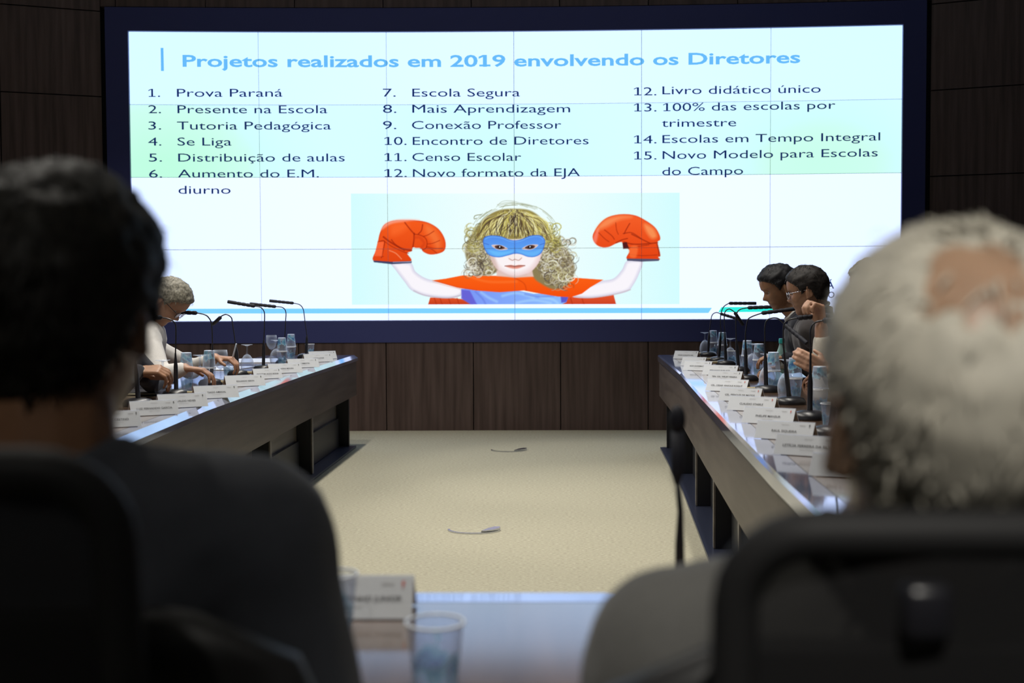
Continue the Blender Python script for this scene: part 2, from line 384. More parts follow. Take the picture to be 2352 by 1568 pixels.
    for k in range(460):
        a = rs.uniform(-1, 1); s = rs.uniform(0, 1)
        x0 = 1165+a*70+rs.normal(0, 30); y0 = 178+abs(a)*26+rs.uniform(0, 40)
        x2 = 1165+a*250+rs.normal(0, 18); y2 = 330+rs.uniform(0, 70)-30*(1-abs(a))+20*s
        xm = 1165+a*(190)+rs.normal(0, 20); ym = 220+abs(a)*40+rs.uniform(-10, 60)
        hi = rs.rand() < (.72 if (y0+ym)/2 < 240 else .5)
        col = [(210, 200, 104), (232, 224, 150), (188, 174, 86), (244, 240, 190)][rs.randint(4)] if hi else [(92, 74, 50), (68, 54, 48), (128, 110, 62)][rs.randint(3)]
        if ym > 250 and abs(a) < .55 and rs.rand() < .55: col = [(80, 62, 50), (60, 48, 46), (110, 92, 60)][rs.randint(3)]
        stroke([(x0, y0), (xm, ym), (x2, y2)], col, rs.uniform(4, 9), rs.uniform(.5, .9), feather=2, taper=True)
    for k in range(26):
        t = rs.uniform(0, 3.14); r = rs.uniform(1., 1.18)
        pts = [(1165+270*r*np.cos(t+q)*(1.02), 380-215*r*np.sin(t+q)) for q in (0, .12, .26, .4)]
        stroke(pts, (128, 130, 84), 3.2, .55, feather=1.8)
    stroke([(1040, 168), (1080, 130), (1150, 125), (1240, 150), (1320, 165)], (140, 150, 120), 3, .6)
    stroke([(1080, 180), (1110, 150), (1180, 140), (1260, 172)], (140, 150, 110), 3, .6)
    for pts in ([(935, 220), (890, 228), (884, 250), (900, 246)], [(1400, 360), (1440, 350), (1446, 320)], [(1440, 400), (1490, 432), (1528, 432), (1526, 410)], [(1400, 430), (1470, 440), (1520, 436)]): stroke(pts, (112, 112, 66), 5, .8)
    # eye mask
    fill([(945, 420), (955, 380), (1000, 366), (1070, 372), (1130, 395), (1170, 400), (1215, 393), (1280, 368), (1345, 366), (1378, 392), (1380, 430), (1355, 490), (1310, 516), (1260, 516), (1210, 498), (1168, 494), (1120, 506), (1060, 519), (1000, 510), (965, 480)], (84, 140, 238), feather=2.4, col2=(96, 172, 246), axis=(0, 1), edge=(58, 104, 206), edgew=9)
    stroke([(958, 392), (1000, 376), (1070, 382), (1130, 405), (1170, 410), (1215, 403), (1280, 378), (1340, 376), (1370, 396)], (120, 186, 252), 5, .8)
    fill([(985, 470), (1080, 480), (1160, 470), (1120, 495), (1040, 508)], (112, 196, 255), feather=8, alpha=.7)
    fill([(1180, 470), (1290, 480), (1360, 460), (1320, 503), (1250, 503)], (108, 188, 252), feather=8, alpha=.6)
    stroke([(1170, 404), (1170, 492)], (64, 112, 214), 7, .45, feather=5)
    for s, cx, cy in ((1, 1062, 449), (-1, 1276, 448)):
        fill([(cx-58*s, cy-14), (cx-22*s, cy-19), (cx+20*s, cy-12), (cx+58*s, cy+12), (cx+12*s, cy+20), (cx-28*s, cy+12)], (222, 190, 176), feather=2, edge=(206, 214, 246), edgew=5)
        fill([(cx-34*s, cy-8), (cx, cy-14), (cx+36*s, cy+4), (cx+10*s, cy+14), (cx-22*s, cy+9)], (84, 52, 48), feather=3)
        fill([(cx-12, cy-9), (cx+12, cy-9), (cx+14, cy+9), (cx-10, cy+10)], (34, 22, 26), feather=3)
        fill([(cx-3, cy-6), (cx+4, cy-6), (cx+4, cy+1), (cx-3, cy+1)], (240, 244, 255), feather=2)
    stroke([(950, 420), (985, 430)], (60, 90, 180), 4, .8); stroke([(1378, 422), (1345, 432)], (60, 90, 180), 4, .8)
    # boxing gloves
    fill([(205, 405), (220, 345), (250, 290), (310, 262), (400, 256), (500, 262), (570, 280), (630, 318), (668, 372), (682, 425), (672, 470), (630, 492), (570, 498), (525, 480), (505, 455), (470, 452), (450, 448), (440, 475), (410, 490), (436, 545), (300, 552), (172, 540), (190, 470), (202, 415)], OR, feather=2.5, col2=(226, 70, 20), axis=(0, 1), edge=(222, 70, 26), edgew=12)
    fill([(545, 290), (600, 320), (640, 380), (650, 440), (620, 470), (580, 400), (540, 340)], ORL, feather=22, alpha=.45)
    fill([(300, 290), (380, 275), (420, 300), (360, 350), (300, 360)], (255, 112, 50), feather=24, alpha=.6)
    fill([(225, 330), (270, 272), (380, 250), (500, 256), (400, 268), (300, 285)], (255, 190, 180), feather=8, alpha=.6)
    for pts, w in (([(244, 375), (290, 410), (370, 455), (440, 470)], 11), ([(300, 395), (330, 430), (390, 470)], 7), ([(395, 275), (430, 320), (462, 356)], 8), ([(520, 290), (512, 330), (490, 355)], 7), ([(600, 335), (560, 360), (525, 372)], 5),
                   ([(460, 350), (458, 400), (450, 446)], 9), ([(462, 356), (500, 362), (535, 380), (550, 410), (545, 450), (518, 466)], 6), ([(640, 400), (590, 420), (550, 425)], 4), ([(660, 455), (600, 455), (545, 440)], 4), ([(620, 490), (580, 460), (545, 450)], 4),
                   ([(206, 410), (250, 405), (240, 470), (228, 520)], 7), ([(250, 405), (300, 440), (380, 478), (420, 490)], 5), ([(180, 500), (240, 512)], 6)):
        stroke(pts, (150, 36, 14), w, .75, feather=3)
    fill([(205, 410), (246, 410), (232, 512), (176, 508)], (255, 110, 62), feather=3, smooth=False, alpha=.8)
    stroke([(285, 470), (330, 490), (370, 530)], (255, 190, 150), 6, .6)
    stroke([(470, 380), (500, 380), (530, 420), (510, 450)], (208, 62, 22), 20, .5, feather=6)
    fill([(170, 540), (300, 549), (442, 545), (440, 558), (300, 566), (176, 552)], (62, 66, 102), feather=2.2, smooth=False)
    stroke([(310, 552), (436, 549)], (190, 200, 222), 4, .8)
    fill([(1716, 385), (1728, 340), (1770, 280), (1830, 238), (1920, 220), (2010, 228), (2080, 260), (2150, 310), (2184, 365), (2188, 400), (2170, 420), (2190, 505), (2176, 520), (2180, 540), (2060, 540), (1956, 532), (1975, 480), (1960, 460), (1930, 440), (1920, 415), (1880, 425), (1830, 448), (1780, 450), (1740, 430)], (246, 96, 42), feather=2.5, col2=(228, 66, 18), axis=(0, 1), edge=(226, 76, 34), edgew=12)
    fill([(1740, 330), (1800, 260), (1900, 232), (1990, 240), (1900, 262), (1810, 310)], (255, 168, 110), feather=16, alpha=.6)
    fill([(2080, 290), (2140, 320), (2165, 375), (2130, 390), (2090, 340)], (255, 176, 110), feather=14, alpha=.65)
    fill([(1720, 390), (1745, 330), (1760, 330), (1740, 420)], (255, 150, 140), feather=8, alpha=.6)
    for pts, w in (([(1760, 350), (1800, 390), (1830, 412)], 5), ([(1800, 330), (1850, 370), (1868, 395)], 6), ([(1878, 280), (1884, 330), (1896, 360)], 5), ([(1976, 285), (1950, 330), (1938, 356)], 7), ([(1990, 360), (2060, 395), (2120, 425)], 8), ([(1930, 356), (1990, 350), (2056, 392)], 6),
                   ([(1936, 415), (2000, 430), (2090, 428), (2170, 420)], 9), ([(1960, 455), (2040, 445), (2110, 435)], 5), ([(2168, 430), (2180, 480), (2184, 512)], 9), ([(1880, 420), (1920, 400), (1960, 390)], 7), ([(1970, 500), (2060, 510), (2170, 505)], 4)):
        stroke(pts, (150, 40, 16), w, .75, feather=3)
    fill([(1925, 420), (1955, 415), (1972, 460), (1930, 462)], (84, 28, 30), feather=3, smooth=False)
    fill([(1980, 450), (2030, 445), (2020, 520), (1975, 515)], (255, 120, 60), feather=8, alpha=.7)
    fill([(1956, 530), (2182, 534), (2180, 547), (2060, 552), (1958, 545)], (84, 84, 110), feather=2.2, smooth=False)
    # vertical light seams of the neighbouring displays stay out of the picture; return linear colours
    c = np.clip(img/255., 0, 1)
    lin = np.where(c <= .04045, c/12.92, ((c+.055)/1.055)**2.4)
    return lin, c
# ================================================================ room shell
SX0, SD, SK, PW, PH, ZT = -.156, 10.21, .0239, 1.0805, .6106, 3.3877
ZB = ZT-4*PH; HW = 3*PW; FRAME = .19
def surf(s, z, off=0.):          # point on the gently curved video wall; off = distance in front of it
    a = s*SK
    return Vector((SX0+math.sin(a)/SK-off*math.sin(a), SD-(1-math.cos(a))/SK-off*math.cos(a), z))
def px_sz(px, py):
    d = ray(px, py); y = SD
    for _ in range(12):
        x = d[0]*y/d[1]; a = math.asin((x-SX0)*SK); y = SD-(1-math.cos(a))/SK
    return a/SK, CH+d[2]*y/d[1]
def slab(mb, s0, s1, z0, z1, o0, o1, n=1):
    for i in range(n):
        a, b = s0+(s1-s0)*i/n, s0+(s1-s0)*(i+1)/n
        V = [surf(a, z0, o0), surf(b, z0, o0), surf(b, z1, o0), surf(a, z1, o0), surf(a, z0, o1), surf(b, z0, o1), surf(b, z1, o1), surf(a, z1, o1)]
        mb.add(V, [(0, 1, 2, 3), (7, 6, 5, 4), (0, 4, 5, 1), (1, 5, 6, 2), (2, 6, 7, 3), (3, 7, 4, 0)])
struct('floor', MB().box(-6, 6, -3, 10.6, -.12, 0), CARPET)
struct('ceiling', MB().box(-6, 6, -3, 10.6, CEIL, CEIL+.12), CEILM)
struct('wall_left', MB().box(-6.12, -6, -3, 10.6, 0, CEIL), DARKW)
struct('wall_right', MB().box(6, 6.12, -3, 10.6, 0, CEIL), DARKW)
struct('wall_rear', MB().box(-6, 6, -3.12, -3, 0, CEIL), DARKW)
# back wall: veneered boards with dark shadow gaps, below, above and beside the screen
mb = MB(); g = .004
edges = [-3.47]+[-.357+.7465*k for k in range(-4, 6) if -3.4 < -.357+.7465*k < 3.4]+[3.47]
for a, b in zip(edges[:-1], edges[1:]):
    slab(mb, a+g, b-g, .0, .757, -.10, .012)
    slab(mb, a+g, b-g, 3.592, CEIL, -.10, .012)
struct('wall_back', mb, WOOD)
mb = MB(); slab(mb, -3.7, 3.7, 0, CEIL, -.16, -.10, 12); struct('wall_back_core', mb, SEAMD)
def wing(name, sgn):
    mb = MB(); bk = MB(); p0 = surf(sgn*3.47, 0, .0); ang = math.radians(22)
    d = Vector((sgn*math.cos(ang), -math.sin(ang), 0)); nrm = Vector((-sgn*math.sin(ang), -math.cos(ang), 0))
    for c in range(4):
        a, b = c*.79, c*.79+.79
        for r in range(7):
            z0, z1 = r*.71, min(r*.71+.71, CEIL)
            if z0 >= CEIL: continue
            q = [p0+d*(a+.005), p0+d*(b-.005)]
            V = [Vector((*(p+nrm*o).xy, z)) for o in (-.05, .012) for z in (z0+.005, z1-.005) for p in q]
            mb.add(V, [(0, 1, 3, 2), (4, 6, 7, 5), (0, 4, 5, 1), (2, 3, 7, 6), (0, 2, 6, 4), (1, 5, 7, 3)])
    q = [p0, p0+d*3.16]
    bk.add([Vector((*(p+nrm*o).xy, z)) for o in (-.09, -.05) for z in (0, CEIL) for p in q], [(0, 1, 3, 2), (4, 6, 7, 5), (0, 4, 5, 1), (2, 3, 7, 6), (0, 2, 6, 4), (1, 5, 7, 3)])
    struct('wall_back_'+name, mb, WOOD); struct('wall_back_'+name+'_core', bk, SEAMD)
wing('left', -1); wing('right', 1)

# ================================================================ video wall
vw = thing('video_wall', 'huge bright video wall of stacked displays showing a blue and white slide', 'screen', surf(0, ZB-FRAME))
ORG = surf(0, ZB-FRAME)
def to_local(mb):
    mb.v = [tuple(Vector(p)-ORG) for p in mb.v]; return mb
mb = MB()
slab(mb, -HW-FRAME, HW+FRAME, ZB-FRAME+.003, ZB-.002, -.09, .02, 12); slab(mb, -HW-FRAME, HW+FRAME, ZT+.002, ZT+FRAME+.008, -.09, .02, 12)
slab(mb, -HW-FRAME, -HW-.002, ZB-.002, ZT+.002, -.09, .02); slab(mb, HW+.002, HW+FRAME, ZB-.002, ZT+.002, -.09, .02)
to_local(mb).build('frame', BEZEL, vw)
mb = MB(); slab(mb, -HW, HW, ZB, ZT, -.09, -.06, 12); to_local(mb).build('rear_housing', SEAMD, vw)
def sl_col(s, z):               # what the slide shows: a pale cyan field, greener row, white lower half
    u = (s+HW)/(2*HW); t = 0; v = (ZT-z)/(4*PH)*4
    w_ = lambda u0, k: math.exp(-((u-u0)/k)**2)
    if v < 1: c = np.array((219, 255, 255.))+np.array((10, 0, 0))*(w_(.5, .3)); 
    elif v < 2:
        t = min(1, .95*w_(.04, .13)*(1 if u < .334 else .6)+.35*w_(.47, .12)+.6*w_(.9, .13))*min(1, .45+.75*(v-1))
        c = (1-t)*np.array((219, 255, 255.))+t*np.array((192, 255, 226.))
    else:
        t = .75*w_(.5, .55); c = (1-t)*np.array((232, 255, 255.))+t*np.array((252, 255, 255.))
    r_, g_2, b_ = lin(np.clip(c, 0, 255)); return (r_, g_2*1.04, b_*(1+.5*max(0, 1-2.2*t) if 1 <= v < 2 else 1.5))
SCR = emit('screen_picture', 'picture', 1.0)
def set_colors(me, cols):
    a = me.color_attributes.new('picture', 'FLOAT_COLOR', 'POINT')
    a.data.foreach_set('color', np.concatenate([np.array(cols), np.ones((len(cols), 1))], 1).astype(np.float32).ravel())
for r in range(4):
    for c in range(6):
        mb = MB(); cols = []; gp = .0021; nx, nz = 10, 8
        s0, s1 = -HW+c*PW+gp, -HW+(c+1)*PW-gp; z1, z0 = ZT-r*PH-gp, ZT-(r+1)*PH+gp
        V = []; F = []
        for off in (0., -.05):
            for j in range(nz+1):
                for i in range(nx+1):
                    s_, z_ = s0+(s1-s0)*i/nx, z0+(z1-z0)*j/nz
                    V.append(surf(s_, z_, off)); cols.append(sl_col(s_, z_))
        q = (nx+1)*(nz+1)
        for j in range(nz):
            for i in range(nx):
                a = j*(nx+1)+i; F.append((a, a+1, a+nx+2, a+nx+1)); F.append((a+q+nx+1, a+q+nx+2, a+q+1, a+q))
        for i in range(nx):
            F.append((i+1, i, i+q, i+q+1)); a = nz*(nx+1)+i; F.append((a, a+1, a+q+1, a+q))
        for j in range(nz):
            a = j*(nx+1); F.append((a, a+nx+1, a+nx+1+q, a+q)); a += nx; F.append((a+nx+1, a, a+q, a+nx+1+q))
        mb.add(V, F); to_local(mb); o = mb.build('display_panel', SCR, vw); set_colors(o.data, cols)
E_TITLE = emit('slide_title_blue', lin((104, 188, 252))); E_TXT = emit('slide_text_navy', lin((24, 44, 98))); E_BAR = emit('slide_bar_blue', tuple(v*k for v, k in zip(lin((128, 212, 255)), (1, 1, 1.3)))); E_TEAL = emit('slide_bar_teal', lin((48, 240, 224)))
def write(mb, s, x0, y0, x1, y1, cap, bold=0., off=.0016, space=1.):
    V, F = text_mesh(s, bold, space); ch = cap_h(bold); mn, mx = V[:, 0].min(), V[:, 0].max(); out = []
    sa, za = px_sz(x0, y0); sb, zb = px_sz(x1, y1); k = (px_sz(x0, y0-cap)[1]-za)/ch
    for vx, vy in V:
        t = (vx-mn)/(mx-mn); out.append(surf(sa+(sb-sa)*t, za+(zb-za)*t+vy*k, off))
    mb.add(out, F)
def pxpoly(mb, pts, off=.0016):
    V = [surf(*px_sz(*p), off) for p in pts]; mb.add(V, [tuple(range(len(V)))])
mb = MB(); write(mb, 'Projetos realizados em 2019 envolvendo os Diretores', 419.6, 152.6, 1838, 144, 26.5, .022)
tag(to_local(mb).build('slide_title', E_TITLE, vw), 'pale blue bold title line')
mb = MB(); pxpoly(mb, [(369, 110), (375.4, 110), (376.6, 163), (370, 163)]); to_local(mb).build('title_bar', E_TITLE, vw)
LISTS = [[('1.', 341, 368, 222.5, None), ('Prova Paraná', 406.5, 649, 222.4, 222), ('2.', 341, 370, 260, None), ('Presente na Escola', 407.8, 752, 260, 260), ('3.', 341, 370.5, 297.5, None), ('Tutoria Pedagógica', 406.8, 760.4, 297.5, 297.3),
          ('4.', 340.5, 371, 334.3, None), ('Se Liga', 407.8, 532, 334.3, 334.3), ('5.', 342, 372.4, 371, None), ('Distribuição de aulas', 409.4, 792, 371, 370.6), ('6.', 342.5, 372.6, 408, None), ('Aumento do E.M.', 408.6, 732.6, 407.6, 407.4), ('diurno', 410, 530, 445, 444.8)],
         [('7.', 879.6, 909, 222, None), ('Escola Segura', 947, 1194.3, 222, 221.4), ('8.', 879.6, 910.6, 259.2, None), ('Mais Aprendizagem', 947, 1309.5, 259, 258), ('9.', 879.6, 910.6, 296.4, None), ('Conexão Professor', 946, 1289.4, 296.3, 295.4),
          ('10.', 883, 934, 332.8, None), ('Encontro de Diretores', 948, 1352, 332.8, 331.3), ('11.', 883, 934, 369.9, None), ('Censo Escolar', 947, 1197.4, 369.8, 369.2), ('12.', 883, 934.5, 406.6, None), ('Novo formato da EJA', 948.5, 1332.4, 406.5, 404.6)],
         [('12.', 1456, 1507.8, 219, None), ('Livro didático único', 1521.4, 1885, 216.7, 212.7), ('13.', 1456, 1508, 256, None), ('100% das escolas por', 1523, 1918.8, 255.5, 249.8), ('trimestre', 1520, 1691, 291.6, 290),
          ('14.', 1456, 1508, 329.2, None), ('Escolas em Tempo Integral', 1521.4, 2021.6, 328.6, 322.4), ('15.', 1456, 1508, 366.2, None), ('Novo Modelo para Escolas', 1521.8, 2016, 365.3, 359.2), ('do Campo', 1521, 1706.8, 402.4, 400.4)]]
for ls in LISTS:
    mb = MB()
    for s, x0, x1, ya, yb in ls: write(mb, s, x0, ya, x1, ya if yb is None else yb, 18.4)
    tag(to_local(mb).build('slide_list', E_TXT, vw), 'numbered list in dark navy letters')
mb = MB(); N_ = 14; xs = [300+(1635-300)*i/N_ for i in range(N_+1)]
yt = lambda x: 709.2-(x-300)/1335*2.4; yb_ = lambda x: 720-(x-300)/1335*1.6
for a, b in zip(xs[:-1], xs[1:]): pxpoly(mb, [(a, yt(a)), (b, yt(b)), (b if b < 1634 else 1627, yb_(b)), (a, yb_(a))])
to_local(mb).build('slide_bar', E_BAR, vw)
mb = MB(); pxpoly(mb, [(1657, 705.2), (1900, 703.6), (1900, 715), (1650, 716.6)]); to_local(mb).build('slide_bar', E_TEAL, vw)
mb = MB(); write(mb, 'Á', 1898, 663, 1916, 662.6, 17, .012); write(mb, 'O', 1902, 684, 1917, 683.6, 14, .01); to_local(mb).build('slide_logo', E_TXT, vw)
PIC_LIN, _ = paint_picture()
NY_, NX_ = PIC_LIN.shape[:2]
(sa, za), (sb, _z), (_s, zb) = px_sz(806, 444.5), px_sz(1561, 442.5), px_sz(806, 699.5)
zbr = px_sz(1561, 698)[1]; zar = _z
tx = np.linspace(0, 1, NX_); ty = np.linspace(0, 1, NY_)
TX, TY = np.meshgrid(tx, ty); S_ = sa+(sb-sa)*TX; Z_ = (za+(zar-za)*TX)*(1-TY)+(zb+(zbr-zb)*TX)*TY
A_ = S_*SK; OFF = .0012
PV = np.stack([SX0+np.sin(A_)/SK-OFF*np.sin(A_), SD-(1-np.cos(A_))/SK-OFF*np.cos(A_), Z_], -1).reshape(-1, 3)-np.array(ORG)
idx = np.arange(NX_*NY_).reshape(NY_, NX_)
PF = np.stack([idx[1:, :-1], idx[1:, 1:], idx[:-1, 1:], idx[:-1, :-1]], -1).reshape(-1, 4)
me = bpy.data.meshes.new('slide_picture'); me.from_pydata(PV.tolist(), [], PF.tolist()); me.materials.append(SCR); set_colors(me, PIC_LIN.reshape(-1, 3))
o = bpy.data.objects.new('slide_picture', me); COL.objects.link(o); o.parent = vw
tag(o, 'picture of a child with blue eye mask, red cape and boxing gloves')
# the dark seams between displays also cross the writing and the picture
mb = MB()
for c in range(1, 6): slab(mb, -HW+c*PW-.0012, -HW+c*PW+.0012, ZB, ZT, .0018, .0026)
for r in range(1, 4): slab(mb, -HW, HW, ZT-r*PH-.0012, ZT-r*PH+.0012, .0018, .0026, 12)
to_local(mb).build('seam_trim', mat('seam_grey', (.2, .24, .28), .6), vw)

# ================================================================ tables
TT = .71
class Path:
    def __init__(s, pts): s.p = [Vector((*p, 0)) for p in pts]
    def x_at(s, y):
        P = s.p
        for a, b in zip(P[:-1], P[1:]):
            if (a.y-y)*(b.y-y) <= 0: return a.x+(b.x-a.x)*(y-a.y)/(b.y-a.y)
        return P[-1].x if y < P[-1].y else P[0].x
RP = Path([(.932, 8.95), (.856, 6.98), (.752, 5.29), (.686, 4.14), (.633, 3.16), (.603, 2.36), (.600, 1.93)])
LP = Path([(-1.338, 9.08), (-1.381, 7.09), (-1.389, 5.05), (-1.359, 4.2), (-1.33, 3.2), (-1.30, 2.3), (-1.295, 1.93)])
def pstrip(mb, path, sg, o0, o1, z0, z1, ya=None, yb=None):
    ys = [p.y for p in path.p]; ya = ya if ya is not None else ys[0]; yb = yb if yb is not None else ys[-1]
    yy = [ya]+[y for y in ys if yb+.01 < y < ya-.01]+[yb]
    for y0, y1 in zip(yy[:-1], yy[1:]):
        xa, xb = path.x_at(y0), path.x_at(y1)
        V = [(xa+sg*o0, y0, z0), (xa+sg*o1, y0, z0), (xb+sg*o1, y1, z0), (xb+sg*o0, y1, z0), (xa+sg*o0, y0, z1), (xa+sg*o1, y0, z1), (xb+sg*o1, y1, z1), (xb+sg*o0, y1, z1)]
        mb.add(V, [(0, 1, 2, 3), (7, 6, 5, 4), (0, 4, 5, 1), (1, 5, 6, 2), (2, 6, 7, 3), (3, 7, 4, 0)])
def side_table(path, sg, label):
    y1, y0 = path.p[0].y, path.p[-1].y
    t = thing('conference_table', label, 'table', (0, 0, 0))
    mb = MB(); pstrip(mb, path, sg, .088, .70, TT-.03, TT); tag(mb.build('tabletop', TOPW, t), 'glossy brown veneer top')
    mb = MB(); cs = [(0, TT-.044), (.086, TT-.044), (.086, TT), (.030 if sg < 0 else .009, TT), (0, TT-(.022 if sg < 0 else .009))]; P_ = path.p; n = len(cs)
    V = [(q.x+sg*o, q.y, z) for q in P_ for o, z in cs]
    F = [(i*n+k, i*n+(k+1) % n, (i+1)*n+(k+1) % n, (i+1)*n+k) for i in range(len(P_)-1) for k in range(n)]+[tuple(range(n)), tuple((len(P_)-1)*n+k for k in range(n-1, -1, -1))]
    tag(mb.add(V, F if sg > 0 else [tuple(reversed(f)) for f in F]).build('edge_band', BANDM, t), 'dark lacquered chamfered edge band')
    mb = MB(); pstrip(mb, path, sg, .012, .036, .405, TT-.0445, y1-.006); tag(mb.build('apron', APRON, t), 'wooden fascia board')
    fins = [y1-.04, 7.66, 6.5, 5.42, 4.42, 3.5, 2.7]
    mb = MB(); pstrip(mb, path, sg, .16, .18, .02, TT-.034); mb.build('back_panel', BACKP, t)
    for a, b in zip(fins[:-1], fins[1:]):
        mb = MB(); pstrip(mb, path, sg, .135, .155, .02, .235, a-.06, b+.03); mb.build('low_black_panel', BLACK, t)  # plain black strip along the bottom of each bay
    for k, y in enumerate(fins):
        mb = MB(); pstrip(mb, path, sg, .066, .158, .018, .44, y+.02, y-.02); fo = mb.build('support_fin', BLACK, t)  # fin coloured black for its shaded side
        if k: mb = MB(); pstrip(mb, path, sg, .058, .066, .018, .44, y+.02, y-.02); mb.build('lit_edge', BACKP, fo)  # lit front edge put in as a lighter strip
    mb = MB(); pstrip(mb, path, sg, .02, .62, 0, .016); mb.build('plinth', PLINTH, t)
    for y in (y1-.12, 5.5, 2.3):
        x = path.x_at(y)+sg*.66; MB().box(x-.02, x+.02, y-.02, y+.02, .0, TT-.03).build('rear_leg', BLACK, t)
    return t
side_table(RP, 1, 'long curved glossy table on the right with dark fascia, lined with microphones')
side_table(LP, -1, 'long straight glossy table on the left where the gray-haired man writes')
t = thing('conference_table', 'near cross table with bright far edge, in front of the two seated men', 'table', (0, 0, 0))
MB().box(-2.0, 1.30, 1.25, 1.826, TT-.03, TT).build('tabletop', TOPW, t)
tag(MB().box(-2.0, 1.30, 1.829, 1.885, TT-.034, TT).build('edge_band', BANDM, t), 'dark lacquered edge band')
MB().box(-1.98, 1.28, 1.84, 1.865, .05, TT-.034).build('modesty_panel', APRON, t)
for x in (-1.9, -.35, 1.2): MB().box(x-.03, x+.03, 1.32, 1.84, 0, TT-.03).build('support_fin', BLACK, t)

# ================================================================ floor outlets in the carpet
for (xa, ya_, xb, yb2, lab) in ((1127, 1036, 1210, 1034, 'round recessed floor outlet in the carpet, the far one nearer the screen'), (1027, 1221, 1149, 1219, 'round recessed floor outlet in the carpet, the nearer one with wide steel flap')):
    a, b = atz(xa, ya_, .0), atz(xb, yb2, .0); c = (a+b)/2; R_ = (b-a).length/2
    t = thing('floor_outlet', lab, 'floor outlet', (c.x, c.y+.03, 0), 0, 'round floor outlets in the carpet')
    mb = MB(); n = 28; V = []; F = []
    for i in range(n+1):
        q = math.pi+math.pi*i/n
        for rr, z in ((R_, 0), (R_, .007), (R_-.012, .007), (R_-.012, 0)): V.append((rr*math.cos(q), rr*.8*math.sin(q), z))
    for i in range(n):
        for k in range(4): F.append((i*4+k, (i+1)*4+k, (i+1)*4+(k+1) % 4, i*4+(k+1) % 4))
    F += [(0, 1, 2, 3), (n*4+3, n*4+2, n*4+1, n*4)]
    mb.add(V, F).build('rim', STEEL, t)
    mb = MB(); P = [(.30, -.76), (.55, -.25), (.78, .02), (1.0, .0), (.94, -.30), (.75, -.55), (.5, -.72)]
    V = [(x*R_, y*R_*.8, z) for z in (.004, .014) for x, y in P]; V = [(x, y, z+.06*(y+.12*R_)+.004) for x, y, z in V]; m_ = len(P)
    mb.add(V, [tuple(range(m_-1, -1, -1)), tuple(range(m_, 2*m_))]+[(i, (i+1) % m_, (i+1) % m_+m_, i+m_) for i in range(m_)]).build('flap', STEEL, t)
    MB().lathe([(.001, .002), (R_*.95, .002), (R_*.95, .0045), (.001, .0045)], 28, Matrix.Scale(.8, 4, (0, 1, 0))).build('carpet_lid', CARPET, t)
# ================================================================ name tents
ORD = ['first', 'second', 'third', 'fourth', 'fifth', 'sixth', 'seventh', 'eighth', 'ninth', 'tenth', 'eleventh', 'twelfth']
def flat_text(s, cap, maxw, bold=.01):
    V, F = text_mesh(s, bold); k = cap/cap_h(bold); w_ = np.ptp(V[:, 0])*k; kx = k*min(1, maxw/w_)
    mid = (V[:, 0].min()+V[:, 0].max())/2
    return [((x-mid)*kx, y*k) for x, y in V], F
PLW, PLH, PLD = .18, .052, .040
def name_tent(loc, rz, name, label, group, title=True, emblem=INK, wscale=1., align=0., plain=False):
    t = thing('name_tent', label, 'name tent', loc, rz, group); w_ = PLW*wscale/2
    sl = math.atan2(PLH, PLD); ln = math.hypot(PLD, PLH); th = .0016
    def face(sgn, off, x0=-w_, x1=w_, a=0., b=1., thick=.0005):
        # sgn -1 = the side towards the camera end; a..b along the slope from foot to ridge
        n = Vector((0, sgn*math.sin(sl), math.cos(sl)))
        pt = lambda x, u, o: Vector((x, sgn*PLD*(1-u), PLH*u))+n*o
        return [pt(x0, a, off), pt(x1, a, off), pt(x1, b, off), pt(x0, b, off), pt(x0, a, off+thick), pt(x1, a, off+thick), pt(x1, b, off+thick), pt(x0, b, off+thick)]
    BF = [(0, 3, 2, 1), (4, 5, 6, 7), (0, 1, 5, 4), (1, 2, 6, 5), (2, 3, 7, 6), (3, 0, 4, 7)]
    mb = MB(); mb.add(face(-1, 0), BF); mb.add(face(1, 0), BF); mb.build('paper_insert', PAPERM, t)
    mb = MB(); mb.add(face(-1, .001, -w_-.001, w_+.001, -.03, 1.03, th), BF); mb.add(face(1, .001, -w_-.001, w_+.001, -.03, 1.03, th), BF)
    mb.build('acrylic_holder', ACRYL, t)
    n = Vector((0, -math.sin(sl), math.cos(sl)))
    def on(x, u): return Vector((x, -PLD*(1-u), PLH*u))+n*.0032
    def lay(mb, V, F, x, u0): mb.add([on(x+vx, u0+vy/ln) for vx, vy in V], F)
    if name:
        mb = MB(); V, F = flat_text(name, .0082, w_*2*.80, .012)
        dx = align-(max(v[0] for v in V) if align else 0); lay(mb, V, F, dx, .40); mb.build('lettering', INK, t)
    if not plain:
        if name: mb = MB(); V, F = flat_text('ESTADO DO PARANA', .0028, w_*.75, .0); lay(mb, V, F, 0, .24); mb.build('office_line', INKG, t)
        mb = MB(); V, F = flat_text('PARANÁ', .0034, w_*.5, .012); lay(mb, V, F, w_*.60, .78); mb.build('crest_word', INKG, t)
        if title and name: mb = MB(); V, F = flat_text('DEPUTADO', .0032, w_*.5, 0.); lay(mb, V, F, 0, .80); mb.build('title_line', INKG, t)
        mb = MB(); P = [(-.5, .3), (-.1, .9), (.5, 1), (.3, .4), (.6, -.1), (.1, -.2), (.1, -1), (-.2, -1), (-.15, -.1)]
        mb.add([on(w_*.84+x*.0052, .80+y*.0062/ln) for x, y in P], [tuple(range(len(P)))]); mb.build('emblem', emblem, t)
    return t
def ridge(pl, pr):
    z = TT+PLH; a, b = atz(*pl, z), atz(*pr, z); rz = math.atan2(b.y-a.y, b.x-a.x)
    return Vector(((a.x+b.x)/2, (a.y+b.y)/2, TT+.002)), max(-.5, min(.5, rz)), (b-a).length
